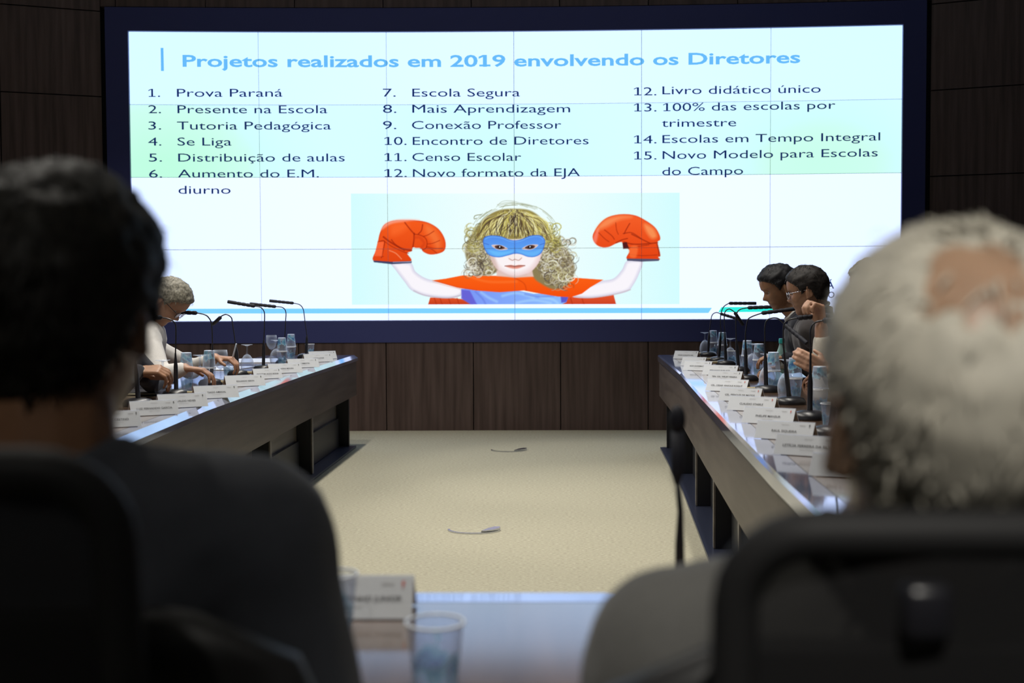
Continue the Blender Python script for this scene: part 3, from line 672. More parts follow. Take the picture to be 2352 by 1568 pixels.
RT_ = [((1556, 806), (1599.6, 808), 'CESAR AUGUSTO NEL'), ((1570, 820.6), (1621, 822), ''), ((1582, 829), (1628, 832), 'ADIR ESCREMACZ'), ((1625, 838), (1689, 842), 'FERNANDO FURLATTI'), ((1632, 852), (1703.7, 855), 'TEN. CEL. WELBY PEREIRA'),
       ((1633, 869.6), (1714, 876), 'CEL. CESAR VINICIUS KOGUT'), ((1657.5, 891), (1750, 895), 'CEL. PERICLES DE MATOS'), ((1685.5, 909), (1776, 916), 'CLAUDIO STABILE'), ((1716, 935), (1823, 942.3), 'PHELIPE MANSUR'),
       ((1753, 965), (1861, 976), 'RAUL SIQUEIRA'), ((1795.5, 997), (1927, 1010), 'LETÍCIA FERREIRA DA SILVA'), ((1874.6, 1040.6), (2010, 1054), 'RENÊ BARBOSA')]
for i, (a, b, nm) in enumerate(RT_):
    loc, rz, w_ = ridge(a, b)
    lab = 'white name tent, %s from the far end of the right table' % ORD[i] if i < 7 else 'white name tent on right table, %s' % ['fifth from the camera end', 'fourth from the camera end, its small crest red', 'third from the camera end', 'second from the camera end', 'nearest the camera, half hidden by the white-haired head'][i-7]
    name_tent(loc, rz, nm, lab, 'name tents on the right table', emblem=REDM if i in (5, 6, 7, 8) else INK, wscale=max(.88, min(1.12, w_/PLW)))
LT_ = [((706, 808.5), (772, 806.5), ''), ((700, 816), (757, 811), 'JORGE LANGE'), ((666, 827), (722, 823), 'FELIZ PIMENTEL'), ((620, 838), (685, 834), 'LEANDRO MOURA'), ((583, 849), (641, 846), 'DOUTOR ALDO BONA'), ((522, 866), (598, 860), 'EDUARDO BEKIN'),
       ((450, 890), (537.6, 884), 'TIAGO AMARAL'), ((361, 909), (472.5, 903), 'ROMUALDO NEVES'), ((300, 925), (402.6, 918.5), 'LUIZ FERNANDO GARCIA'), ((215, 949), (319, 943.5), 'LUIZ CESTINO')]
for i, (a, b, nm) in enumerate(LT_):
    loc, rz, w_ = ridge(a, b)
    lab = 'white name tent, %s from the far end of the left table' % ORD[i] if i < 7 else 'white name tent on the left table, %s' % ['third from the camera end', 'second from the camera end', 'nearest the camera, mostly hidden by the dark-haired head'][i-7]
    name_tent(loc, rz, nm, lab, 'name tents on the left table', emblem=INK, wscale=max(.88, min(1.12, w_/PLW)))
a = atz(951, 1328, TT+PLH)
name_tent(Vector((a.x-.094, a.y, TT+.002)), .01, 'YTINHO JUNIOR', 'blurred white name tent on the near table beside the dark-suited man', None, emblem=REDM, wscale=1.04, align=.078)

# ================================================================ microphones
def mic(base_px, pts, cap_px, side, label, group, lift=0., base_y=None):
    """base_px: foot on the table; pts: neck pixels (x, y, dy) from low to high; cap_px: capsule start and end"""
    B = atz(*base_px, TT); t = thing('gooseneck_microphone', label, 'microphone', B, 0, group)
    def w(px, py, dy=0.): return aty(px, py, B.y+dy)-B
    M_ = Matrix.Diagonal((.066, .056, .034, 1))
    MB().lathe([(.001, 0), (.97, 0), (1, .12), (.98, .4), (.84, .78), (.5, .98), (.001, 1.04)], 28, M_).build('base', PLASTIC, t, True, 40)
    k = -side
    MB().tube([(k*.055, -.01, .017), (k*.092, -.014, .017)], .0085, 12).build('connector', BRASS, t, True, 40)
    q = [w(*p) for p in pts]; c0, c1 = w(*cap_px[0]), w(*cap_px[1])
    s0 = Vector((q[0].x*.15, 0, .028)); low = q[0]
    d = low-s0; ln = d.length
    MB().tube([s0, s0+d*.08, s0+d*min(.9, .11/ln), s0+d*min(.97, .155/ln), low], [.0115, .0102, .0098, .0050, .0036], 12).build('stem', PLASTIC, t, True, 50)
    P = [low]+q[1:]+[c0]; out = []
    for i in range(len(P)-1):
        a, b, c, e = P[max(i-1, 0)], P[i], P[i+1], P[min(i+2, len(P)-1)]
        for j in range(6):
            u = j/6; out.append(.5*((2*b)+(c-a)*u+(2*a-5*b+4*c-e)*u*u+(3*b-a-3*c+e)*u**3))
    out.append(P[-1])
    MB().tube(out, .0033, 8).build('gooseneck', PLASTIC, t, True)
    d = (c1-c0); R_, TS = [], []
    for i in range(25):
        u = i/24; TS.append(c0+d*u)
        r = .0110*(1 if (i % 4) else .82) if 2 < i < 17 else .0110
        R_.append(.0055 if i == 0 else (.0100 if i == 24 else r))
    MB().tube(TS, R_, 14).build('capsule', RUBBER, t, True, 35)
    return t
GR, GL = 'gooseneck microphones on the right table', 'gooseneck microphones on the left table'
RM = [((1626, 817), [(1629, 762), (1632.5, 738), (1636, 723), (1645, 717.5)], ((1654, 720), (1697, 733, -.06))), ((1650, 830), [(1656, 762), (1655, 728), (1661, 706)], ((1674, 696.3), (1737, 696.4))),
      ((1667, 838), [(1665, 765), (1663.5, 738), (1665, 717), (1674, 709.5), (1684, 714)], ((1688, 718), (1706, 745, .12))), ((1697, 853), [(1691, 780), (1690, 738), (1693, 718), (1701, 710)], ((1717, 706.6), (1791, 704))),
      ((1714, 874), [(1712, 765), (1717, 736), (1727, 727)], ((1749, 719), (1827, 708.6))), ((1760, 900), [(1757, 790), (1757, 748), (1765, 733), (1786, 731)], ((1803, 746), (1853, 788, -.10))),
      ((1815, 928), [(1799, 790), (1800, 748), (1811, 735)], ((1832, 730), (1905, 724))), ((1860, 963), [(1862, 800), (1862, 757), (1872, 741)], ((1890, 736), (1968, 733))), ((1905, 1000), [(1925, 840), (1930, 780), (1945, 765)], ((1962, 760), (2045, 757)))]
for i, (b, p, c) in enumerate(RM):
    lab = ['farthest black microphone on the right table, its head drooping', 'black microphone with level head, second from the far end of the right table', 'black microphone with hooked neck, third from the far end of the right table', 'black microphone, fourth from the far end of the right table', 'black microphone on the right table aimed at the person with glasses', 'black microphone with drooping head beside the green-capped bottle', 'black microphone on the right table, third from the camera end', 'black microphone on the right table, second from the camera end', 'nearest microphone of the right table, half behind the white-haired head'][i]
    mic(b, p, c, 1, lab, GR)
LM_ = [((703, 822), [(705, 770), (700.5, 739), (697, 712), (689, 700)], ((674.6, 696), (619, 690.5))), ((655, 836), [(654, 775), (656, 738), (656.5, 716), (649, 706)], ((634, 704), (574, 697.5))), ((605, 850), [(606, 780), (607.6, 740), (607, 717), (599, 706)], ((586, 703), (523, 692.5))),
       ((548, 862), [(541, 790), (534, 742), (531, 729), (520, 722), (510, 725)], ((506, 729), (490, 744, .14))), ((485, 884), [(488, 790), (486, 745), (479, 729), (469, 722)], ((453, 718.5), (378, 716))), ((405, 910), [(403, 810), (404, 752), (398, 738), (387, 732)], ((372, 729), (296, 724))), ((318, 932), [(312, 830), (312, 770), (306, 752)], ((288, 746), (205, 742)))]
for i, (b, p, c) in enumerate(LM_):
    lab = ['farthest black microphone on the left table, beside a lone cup', 'black microphone, second from the far end of the left table, behind tall glasses', 'black microphone, third from the far end of the left table, head tilted up', 'black microphone with hooked neck near the pen hand on the left table', 'black microphone with level head in front of the face of the gray-haired man', 'black microphone, second nearest on the left table, beside an upturned goblet', 'nearest microphone of the left table, mostly hidden by the dark-haired head'][i]
    mic(b, p, c, -1, lab, GL)
# the blurred one on the near table
B = atz(1561, 1400, TT); B = Vector((B.x, B.y, TT))
t = thing('gooseneck_microphone', 'blurred black microphone standing upright on the near table by the white-haired man', 'microphone', B)
MB().lathe([(.001, 0), (.97, 0), (1, .12), (.98, .4), (.84, .78), (.5, .98), (.001, 1.04)], 28, Matrix.Diagonal((.066, .056, .034, 1))).build('base', PLASTIC, t, True, 40)
top = aty(1556, 945, B.y)-B
MB().tube([(0, 0, .03), (0, 0, .1), (.001, 0, .15), (top.x, 0, top.z-.10)], [.008, .007, .0045, .004], 12).build('stem', PLASTIC, t, True)
MB().tube([(top.x, 0, top.z-.11), (top.x, 0, top.z-.09), (top.x, 0, top.z-.03)], [.004, .0098, .0098], 14).build('capsule', RUBBER, t, True)
MB().ell((top.x, 0, top.z-.012), (.0125, .0125, .022)).build('foam_tip', RUBBER, t, True)

# ================================================================ cups, goblets, bottle
CUH = .09
def cup_proto(inverted):
    t = thing('plastic_cup', 'x', 'cup')
    pr = [(.001, .0015), (.0235, .0015), (.0245, .0), (.0255, .004), (.0335, .086), (.0352, .0875)]
    M_ = Matrix.Translation((0, 0, CUH)) @ Matrix.Rotation(math.pi, 4, 'X') if inverted else None
    MB().lathe(pr, 28).build('body', CUPM, t, True)
    MB().lathe([(.0336, .0868), (.0358, .0868), (.0364, .0882), (.0358, .0898), (.0336, .0898), (.033, .0882)], 28, None, True).build('rim', CUPR, t, True)
    if inverted:
        tag(MB().lathe([(.001, .002), (.024, .002), (.024, .0), (.001, .0)], 24).build('cup_bottom', CUPR, t), 'milky bottom now facing up')
        for c in t.children: c.matrix_local = M_
    return t
cupU, cupI = cup_proto(False), cup_proto(True)
usedU = usedI = 0
def cup(loc, inv, label, group, rz=0.):
    global usedU, usedI
    if inv: o = place(cupI, usedI, loc, rz, label, group); usedI += 1
    else: o = place(cupU, usedU, loc, rz, label, group); usedU += 1
    return o
SL = [((429, 892), 'in front of the gray-haired man, left of two'), ((481, 884), 'in front of the gray-haired man, right of two'), ((648, 838), 'second from the left table\'s far end'), ((669, 825), 'farthest along the left table')]
SR = [((1638, 814), 'farthest on the right table'), ((1659, 821), 'second from the far end of the right table'), ((1716, 851), 'third from the far end of the right table'), ((1743, 863), 'fourth from the far end of the right table'), ((1776, 894), 'beside the green-capped bottle'), ((1825, 915), 'on the right table below the raised fist'), ((1882, 946), 'second from the camera end of the right table')]
for rows, gr in ((SL, 'cups stacked in pairs on the left table'), (SR, 'cups stacked in pairs on the right table')):
    for k, ((px, py), where) in enumerate(rows):
        p = atz(px, py, TT)
        cup(p, False, 'upright bottom cup of the stack '+where, gr, k*1.3)
        cup(p+Vector((0, 0, CUH+.0008)), True, 'upturned top cup of the stack '+where, gr, k*2.1+1)
for (px, py), lab in (((525, 862), 'single printed cup by the pen hand on the left table'), ((712, 817), 'single printed cup near the far corner of the left table'), ((1682, 837), 'single wide printed cup on the right table between microphones'), ((1908, 985), 'single cup nearest the camera on the right table, by the white-haired head')):
    cup(atz(px, py, TT), False, lab, 'single cups on the side tables', px*.7)
p = atz(999, 1425, TT+CUH); cup((p.x, p.y, TT), False, 'large blurred blue-printed cup on the near table', 'cups on the near table', .6)
p = atz(764, 1315, TT+CUH); cup((p.x, p.y, TT), False, 'blurred cup almost hidden behind the sleeve of the dark-suited man', 'cups on the near table', 2.6)
def goblet_proto(inv):
    t = thing('glass_goblet', 'x', 'goblet')
    M_ = Matrix.Translation((0, 0, .165)) @ Matrix.Rotation(math.pi, 4, 'X') if inv else Matrix()
    fo = MB().lathe([(.001, 0), (.034, 0), (.0345, .0015), (.02, .004), (.006, .009), (.001, .009)], 28).build('foot', GLASS, t, True)
    st = MB().lathe([(.006, .009), (.0042, .02), (.004, .045), (.006, .058), (.004, .0585)], 16).build('stem', GLASS, t, True)
    bo = MB().lathe([(.004, .058), (.018, .066), (.033, .088), (.0405, .115), (.0400, .140), (.0365, .165), (.0355, .165), (.039, .140), (.0393, .115), (.032, .090), (.017, .068), (.001, .062)], 28).build('bowl', GLASS, t, True)
    for o in (fo, st, bo): o.matrix_local = M_
    return t
gU, gI = goblet_proto(False), goblet_proto(True); ug = [0, 0]
for (px, py), inv, lab in (((375, 907), 1, 'upturned goblet nearest the camera on the left table, by the brown hands'), ((460, 889), 1, 'upturned goblet between the two cup stacks on the left table'), ((568, 853), 1, 'upturned goblet standing clear in the middle of the left table'), ((634, 837), 1, 'upturned goblet against the tall cup stack on the left table'),
                           ((507, 872), 0, 'upright goblet beside the pen hand on the left table'), ((624, 821), 0, 'upright goblet behind a microphone near the far end of the left table'), ((1619, 813), 1, 'farthest upturned goblet on the right table'), ((1677, 834), 1, 'upturned goblet beside the second cup stack on the right table'),
                           ((1762, 888), 1, 'upturned goblet behind the cups in the middle of the right table'), ((1806, 908), 1, 'upturned goblet beside the cup stack below the clasped hands'), ((1728, 852), 1, 'upturned goblet between the third and fourth cup stacks of the right table')):
    p = atz(px, py, TT); place(gI if inv else gU, ug[inv], p, px, lab, 'wine goblets on the side tables'); ug[inv] += 1
p = atz(1795, 872, TT); t = thing('water_bottle', 'green-tinted plastic water bottle with teal cap on the right table', 'bottle', p)
MB().lathe([(.001, 0), (.028, 0), (.032, .004), (.032, .05), (.030, .055), (.032, .06), (.032, .115), (.029, .14), (.018, .17), (.0125, .19), (.0125, .2), (.001, .2)], 28).build('body', BOTM, t, True)
MB().lathe([(.001, .196), (.015, .196), (.0155, .2), (.0155, .219), (.014, .222), (.001, .222)], 24).build('cap', CAPM, t, True, 40)
MB().lathe([(.0325, .062), (.0327, .062), (.0327, .108), (.0325, .108)], 28).build('paper_label', mat('pale_label', (.55, .66, .66), .6), t, True)

# ================================================================ papers and small things
def sheet(name, px, py, w_, d_, h, rz, m, label, cat, extra=None, z=TT):
    p = atz(px, py, TT); t = thing(name, label, cat, (p.x, p.y, z+.0005), rz)
    MB().rbox((0, 0, h/2), (w_, d_, h), min(.001, h*.3), 1).build('sheets' if cat == 'papers' else 'body', m, t)
    return t
sheet('paper_stack', 596, 829, .34, .46, .006, .1, WHITEP, 'loose white papers beside the cups near the far end of the left table', 'papers')
sheet('paper_stack', 520, 846, .26, .36, .005, -.2, WHITEP, 'white papers under the pen of the gray-haired man', 'papers')
t = sheet('notebook', 335, 903, .17, .22, .012, .1, mat('notebook_cover', (.05, .05, .06), .4), 'thick notebook lying at the camera end of the left table', 'notebook')
tag(MB().rbox((0, -.006, -.0004+.006), (.168, .222, .007), .001, 1).build('pages', mat('page_cream', (.62, .58, .42), .7), t), 'cream page edges')
t = sheet('smartphone', 372, 878, .075, .15, .009, 1.3, PLASTIC, 'black phone lying face up by the brown hands', 'phone')
MB().box(-.034, .034, -.07, .07, .009, .0094).build('screen', mat('dark_glass', (.01, .012, .016), .05), t)
p = atz(376, 897, TT); t = thing('paper_card', 'small white card leaning by the upturned goblet', 'card', (p.x, p.y-.01, TT+.001), .3)
MB().box(-.024, .024, -.0004, .0004, 0, .032, Matrix.Rotation(-.5, 4, 'X')).build('card', PAPERM, t)
# ================================================================ people
def remesh(mb, voxel, smooth=3, name='m', fac=.5):
    me = mb.mesh(name); o = bpy.data.objects.new(name, me); COL.objects.link(o)
    r = o.modifiers.new('r', 'REMESH'); r.mode = 'VOXEL'; r.voxel_size = voxel; r.use_smooth_shade = True
    if smooth: s = o.modifiers.new('s', 'SMOOTH'); s.factor = fac; s.iterations = smooth
    dg = bpy.context.evaluated_depsgraph_get(); dg.update()
    out = bpy.data.meshes.new_from_object(o.evaluated_get(dg)); out.name = name
    bpy.data.objects.remove(o); bpy.data.meshes.remove(me); out.shade_smooth(); return out
def link(me, name, m, parent):
    me.materials.clear(); me.materials.append(m); o = bpy.data.objects.new(name, me); COL.objects.link(o); o.parent = parent; return o
_I = np.interp
def head_surface(n=56, m=40, hair=None, seed=0):
    """local: x right, y face, z up; origin between the ears. hair = (mask function, thickness, roughness)"""
    zz = np.concatenate([np.linspace(-.117, .08, m-12), .08+.040*np.sin(np.linspace(0, math.pi/2, 13))[1:]])
    ZF = [-.117, -.112, -.102, -.09, -.076, -.062, -.055, -.048, -.04, -.03, -.015, 0, .012, .026, .045, .065, .085, .1, .112, .1195, .12]
    FV = [.050, .068, .080, .082, .079, .086, .0875, .085, .0885, .087, .086, .082, .0845, .092, .094, .090, .078, .062, .043, .016, .001]
    ZB_ = [-.117, -.1, -.08, -.06, -.03, 0, .03, .06, .085, .1, .112, .1195, .12]
    BV = [.02, .035, .055, .070, .088, .099, .103, .097, .080, .062, .042, .015, .001]
    ZW = [-.117, -.11, -.1, -.085, -.07, -.05, -.02, .01, .035, .06, .085, .1, .112, .1195, .12]
    WV = [.016, .030, .042, .053, .059, .065, .071, .075, .078, .075, .063, .050, .034, .012, .001]
    V = []; rs = random.Random(seed)
    for z in zz:
        f, b, w_ = _I(z, ZF, FV), _I(z, ZB_, BV), _I(z, ZW, WV)
        for k in range(n):
            t = 2*math.pi*k/n; sn, cs = math.sin(t), math.cos(t); e = 2/2.25
            x = w_*math.copysign(abs(sn)**e, sn); y = (f if cs > 0 else b)*math.copysign(abs(cs)**e, cs)
            if cs > 0:
                g_ = lambda a, s: math.exp(-(a/s)**2)
                nz = _I(z, [-.044, -.037, -.030, -.024, -.01, .006, .016], [0, .010, .024, .026, .016, .006, 0]); y += nz*g_(x, .0095+.006*g_(z+.03, .012))
                y -= .011*(g_(abs(x)-.031, .013)*g_(z-.004, .010)); y += .005*g_(abs(x)-.028, .02)*g_(z-.024, .008)
                y += .004*g_(abs(x)-.042, .016)*g_(z+.022, .014); y += .003*g_(x, .02)*(g_(z+.057, .005)+g_(z+.041, .004)); y -= .003*g_(x, .025)*g_(z+.049, .003)
            p = Vector((x, y, z))
            if hair:
                mk, th, ro = hair; a = mk(x, y, z); nr = Vector((x/.006, y/.009, max(z, -.02)/.010)).normalized()
                q = p*38; tt = th*(1+ro*mnoise.noise(q)+.6*ro*mnoise.noise(q*2.3)); p = p+nr*(tt*a-.007*(1-a))
            V.append(p)
    M_ = len(zz); F = []
    for i in range(M_-1):
        for k in range(n): F.append((i*n+k, (i+1)*n+k, (i+1)*n+(k+1) % n, i*n+(k+1) % n))
    F.append(tuple(range(n))); F.append(tuple((M_-1)*n+k for k in range(n-1, -1, -1)))
    return V, [tuple(reversed(f)) for f in F]
def ss(t): t = max(0, min(1, t)); return t*t*(3-2*t)
def hair_mask(kind='short'):
    PH_ = [0, .5, .9, 1.15, 1.35, 1.55, 1.85, 2.2, 3.15]
    ZL = {'short': [.076, .070, .052, .030, -.012, .008, .0, -.05, -.068], 'receding': [.094, .088, .066, .036, -.012, .008, .0, -.048, -.066], 'full': [.066, .062, .048, .026, -.02, .004, -.006, -.058, -.080]}['short' if kind == 'bald' else kind]
    def f(x, y, z):
        ph = abs(math.atan2(x, y)); a = ss((z-_I(ph, PH_, ZL))/.014+.5)
        if kind == 'bald':
            r = math.hypot((x+.012)/.033, (y+.038)/.035); 
            if z > .03: a *= ss((r-.55+.55*mnoise.noise(Vector((x, y, z))*75))/.8)
        return a
    return f
def hand(mb, w_, d, n, thumb, curl=(.5, .6, .4), sc=1., spread=.05):
    w_, d, n = Vector(w_), Vector(d).normalized(), Vector(n).normalized(); n = (n-d*n.dot(d)).normalized(); t = d.cross(n)*thumb   # t points to the thumb side
    for k in range(4):
        off = (1.5-k)*.0195*sc; b = w_+d*(.094-.004*abs(k-1.2))*sc+t*off
        mb.capsule(w_+t*off*.55+d*.006, b, .0155*sc, .0115*sc, 8)
        ln = (.044, .048, .045, .036)[k]*sc; a = 0.; p = b; dd = (d+t*(1.5-k)*spread).normalized()
        for j, (q, r) in enumerate(((1., .0093), (.62, .0083), (.5, .0076))):
            a += curl[j]; e = p+(dd*math.cos(a)+n*math.sin(a))*ln*q; mb.capsule(p, e, r*sc, r*.92*sc, 8); p = e
    b = w_+d*.03*sc+t*.026*sc; e = b+(d*.62+t*.62+n*.42).normalized()*.038*sc; mb.capsule(w_+t*.01, b, .016*sc, .0135*sc, 8); mb.capsule(b, e, .0125*sc, .0105*sc, 8)
    mb.capsule(e, e+(d*.85+t*.1+n*.45).normalized()*.03*sc, .0102*sc, .0085*sc, 8)
def person(label, H, hf, hu, neck, chest, pelvis, sh, el, wr, hands, knees, feet, skin, hair, top, top_m, trouser_m, fold=.0035, voxel=.0052, strands=500, group=None, bulk=1., lapel=None):
    H, neck, chest, pelvis = map(Vector, (H, neck, chest, pelvis)); hf = Vector(hf).normalized(); hu = Vector(hu); hr = hf.cross(hu).normalized(); hu = hr.cross(hf)
    BH = Matrix(((hr.x, hf.x, hu.x, H.x), (hr.y, hf.y, hu.y, H.y), (hr.z, hf.z, hu.z, H.z), (0, 0, 0, 1)))
    O = Vector((pelvis.x, pelvis.y, 0)); T0 = Matrix.Translation(-O)
    t = thing('person', label, 'person', O, 0, group)
    sh, el, wr, knees, feet = [[Vector(p) for p in q] for q in (sh, el, wr, knees, feet)]
    rt = (sh[0]-sh[1]).normalized(); up = (neck-pelvis).normalized(); fwd = up.cross(rt).normalized(); rt = fwd.cross(up)
    def BT(c): return Matrix(((rt.x, fwd.x, up.x, c.x), (rt.y, fwd.y, up.y, c.y), (rt.z, fwd.z, up.z, c.z), (0, 0, 0, 1)))
    waist = pelvis.lerp(chest, .42)
    def torso(mb, m_):
        mb.ell((0, 0, 0), (.170*bulk+m_, .118*bulk+m_, .125+m_), BT(pelvis)); mb.ell((0, .0, 0), (.160*bulk+m_, .115*bulk+m_, .17), BT(waist))
        mb.ell((0, 0, 0), (.172*bulk+m_, .112*bulk+m_, .19), BT(chest)); mid = (sh[0]+sh[1])/2
        for s_ in sh:
            q = s_-(s_-mid).normalized()*.035
            mb.capsule(q, s_.lerp(el[0] if s_ is sh[0] else el[1], .12), .062+m_*.8, .056+m_*.8); mb.capsule(neck-up*.03, q, .058+m_*.5, .062+m_*.8); mb.capsule(chest, q, .10*bulk+m_, .066+m_*.8)
    mb = MB(); V, F = head_surface(); mb.add(V, F, BH)
    for s_ in (-1, 1):
        R = BH @ Matrix.Translation((s_*.079, -.014, -.010)) @ Matrix.Rotation(s_*-.35, 4, 'Z') @ Matrix.Rotation(.18, 4, 'X')
        mb.ell((0, 0, 0), (.0065, .0175, .031), R); ring = [(s_*.003, .018*math.sin(q)-.002, .031*math.cos(q)+.002) for q in np.linspace(-2.7, .9, 12)]
        mb.tube(ring, .0048, 6, True, R); mb.ell((0, .004, -.026), (.006, .010, .010), R)
    mb.capsule(H-hu*.045-hf*.022, neck, .056, .062); mb.capsule(H-hu*.08+hf*.015, neck, .045, .055); torso(mb, 0)
    for i in (0, 1):
        mb.capsule(sh[i], el[i], .050, .041); mb.capsule(el[i], wr[i], .042, .027)
        h = hands[i]; hand(mb, wr[i], h[0], h[1], h[2], *h[3:])
        hip = pelvis+rt*(.09 if i == 0 else -.09)-up*.03; mb.capsule(hip, knees[i], .088, .058); mb.capsule(knees[i], feet[i]+Vector((0, 0, .07)), .056, .038)
        mb.capsule(feet[i]+Vector((0, 0, .045)), feet[i]+Vector((0, 0, .035))+Vector((fwd.x, fwd.y, 0)).normalized()*.15, .04, .028)
    mb.v = [tuple(T0 @ Vector(p)) for p in mb.v]
    link(remesh(mb, voxel, 2, 'body'), 'body', skin, t)
    for s_ in (-1, 1): MB().ell((0, 0, 0), (.0125, .0125, .0125), T0 @ BH @ Matrix.Translation((s_*.031, .0615, .004)), 12, 8).build('eye', mat('eye_tone', (.28, .25, .23), .25), t, True)
    # hair
    if hair:
        kind, hm, th, ro = hair; mk = hair_mask(kind); V, F = head_surface(72, 48, (mk, th, ro)); hb = MB(); hb.add(V, F, T0 @ BH)
        rs = random.Random(7); base, _ = head_surface(48, 44); c = 0; tries = 0
        while c < strands and tries < strands*8:
            tries += 1; p = base[rs.randrange(len(base))]; 
            if mk(*p) < .6 and not (kind == 'bald' and p.z > .05 and p.y < .04 and rs.random() < .12): continue
            nr = Vector((p.x/.006, p.y/.009, max(p.z, -.02)/.010)).normalized(); fl = Vector((0, -.035, .118))-p; tg = -(fl-nr*fl.dot(nr))
            if tg.length < 1e-4: continue
            tg = (tg.normalized()+Vector((rs.gauss(0, .35), rs.gauss(0, .35), rs.gauss(0, .3)))).normalized(); tg = (tg-nr*tg.dot(nr)*.6).normalized(); sd = nr.cross(tg)*rs.uniform(.0009, .0018); ln = rs.uniform(.012, .026)*(.4+th/.022)
            a = p+Vector((rs.gauss(0, .003), rs.gauss(0, .003), rs.gauss(0, .003)))+nr*th*.7; b = a+tg*ln*.5+nr*.002*rs.uniform(0, 1.4); e = a+tg*ln+nr*rs.uniform(-.007, .001)
            hb.add([a-sd, a+sd, b+sd*.8, b-sd*.8, e], [(0, 1, 2, 3), (3, 2, 4)], T0 @ BH); c += 1
        hb.build('hair', hm, t, True)
    # clothes
    mb = MB(); torso(mb, .016)
    for i in (0, 1):
        cf = wr[i].lerp(el[i], top.get('cuff', .1)); mb.capsule(sh[i], el[i], .068*top.get('w', 1), .057*top.get('w', 1)); mb.capsule(el[i], cf, .056*top.get('w', 1), .037)
    ring = [neck+(rt*math.cos(q)*.066+fwd*math.sin(q)*.066)+up*(.012+.012*math.cos(q*2)-.03*max(0, math.sin(q))) for q in np.linspace(0, 2*math.pi, 24)]
    mb.tube(ring, .013, 8, False)
    mb.v = [tuple(T0 @ Vector(p)) for p in mb.v]
    me = remesh(mb, .0085, 4, top['name']); n_ = len(me.vertices); co = np.zeros(n_*3); no = np.zeros(n_*3); me.vertices.foreach_get('co', co); me.vertices.foreach_get('normal', no)
    co, no = co.reshape(-1, 3), no.reshape(-1, 3)
    for i in range(n_):
        p = Vector(co[i]); a = mnoise.noise(Vector((p.x*9, p.y*9, p.z*16)))+.5*mnoise.noise(Vector((p.x*24+4, p.y*24, p.z*30))); co[i] += no[i]*fold*a
    me.vertices.foreach_set('co', co.ravel()); me.update(); link(me, top['name'], top_m, t)
    if top.get('collar'):
        c_ = MB(); c_.tube([neck+(rt*math.cos(q)*.068+fwd*math.sin(q)*.068)+up*(.030-.022*max(0, math.sin(q))) for q in np.linspace(.2+math.pi/2, 2*math.pi+math.pi/2-.2, 24)], [.010]*24, 8); c_.v = [tuple(T0 @ Vector(p)) for p in c_.v]
        c_.build('shirt_collar', top['collar'], t, True)
    mb = MB(); mb.ell((0, 0, -.02), (.180*bulk, .128*bulk, .11), BT(pelvis))
    for i in (0, 1):
        hip = pelvis+rt*(.09 if i == 0 else -.09)-up*.03; mb.capsule(hip, knees[i], .096, .070); mb.capsule(knees[i], feet[i]+Vector((0, 0, .09)), .068, .058)
    mb.v = [tuple(T0 @ Vector(p)) for p in mb.v]; link(remesh(mb, .012, 2, 'trousers'), 'trousers', trouser_m, t)
    fd = Vector((fwd.x, fwd.y, 0)).normalized()
    for i in (0, 1):
        mb = MB(); a = feet[i]+Vector((0, 0, .042)); mb.capsule(a-fd*.03, a+fd*.17, .044, .036); mb.v = [tuple(T0 @ Vector(p)) for p in mb.v]; mb.build('shoe', PLASTIC, t, True)
    return t, T0, BH
def glasses(t, T, m, drop=0.):
    mb = MB()
    for s_ in (-1, 1):
        mb.tube([(s_*.033+.024*math.cos(q), .098-.006*abs(math.cos(q)), -.002+drop+.018*math.sin(q)) for q in np.linspace(0, 2*math.pi, 20)], .0016, 6, False, T)
        mb.tube([(s_*.057, .093, .006+drop), (s_*.074, .08, .008+drop), (s_*.083, .0, .006), (s_*.080, -.022, -.004)], .0017, 6, True, T)
    mb.tube([(-.010, .101, .004+drop), (0, .1045, .006+drop), (.010, .101, .004+drop)], .0016, 6, True, T)
    o = mb.build('glasses', m, t, True)
    g = MB()
    for s_ in (-1, 1): g.lathe([(.001, 0), (.0225, 0), (.0225, .0008), (.001, .0008)], 18, T @ Matrix.Translation((s_*.033, .0965, -.002+drop)) @ Matrix.Rotation(-math.pi/2, 4, 'X') @ Matrix.Diagonal((1, .78, 1, 1)))
    g.build('lens', ACRYL, o)
    return o
def skin(name, c, rough=.5): return noise_color(mat(name, c, rough, sss=.06), tuple(v*.86 for v in c), tuple(min(1, v*1.12) for v in c), (1, 1, 1), 22, 4)
SKA, SKB, SKC, SKD_ = skin('skin_tan', (.36, .19, .115)), skin('skin_fair', (.46, .26, .17)), skin('skin_brown', (.30, .155, .085)), skin('skin_ruddy', (.37, .235, .155), .36)
def hairm(name, c, c2): return noise_color(mat(name, c, .6, spec=.3), c, c2, (1, 1, 1), 90, 4, .3, .7)
H_BLK, H_DK, H_GRY, H_WHT, H_BRN = hairm('hair_black', (.003, .003, .005), (.008, .008, .011)), hairm('hair_dark', (.005, .0045, .004), (.014, .0125, .009)), hairm('hair_gray', (.09, .085, .068), (.31, .29, .235)), hairm('hair_white', (.42, .40, .34), (.54, .51, .43)), hairm('hair_brown', (.008, .0065, .007), (.026, .021, .019))
def cloth(name, c, ns=260): return noise_color(mat(name, c, .85, spec=.2, sheen=.15), tuple(v*.94 for v in c), tuple(v*1.06 for v in c), (1, 1, 1), ns, 3)
C_NAVY, C_GREY, C_BROWN, C_WHITE, C_BLK, C_CREAM = cloth('suit_midnight', (.055, .060, .074)), cloth('suit_grey', (.095, .094, .090)), cloth('suit_taupe', (.040, .035, .036)), cloth('shirt_white', (.62, .60, .58)), cloth('suit_black', (.010, .011, .018)), cloth('shirt_cream', (.66, .63, .55))
down = (0, 0, -1)
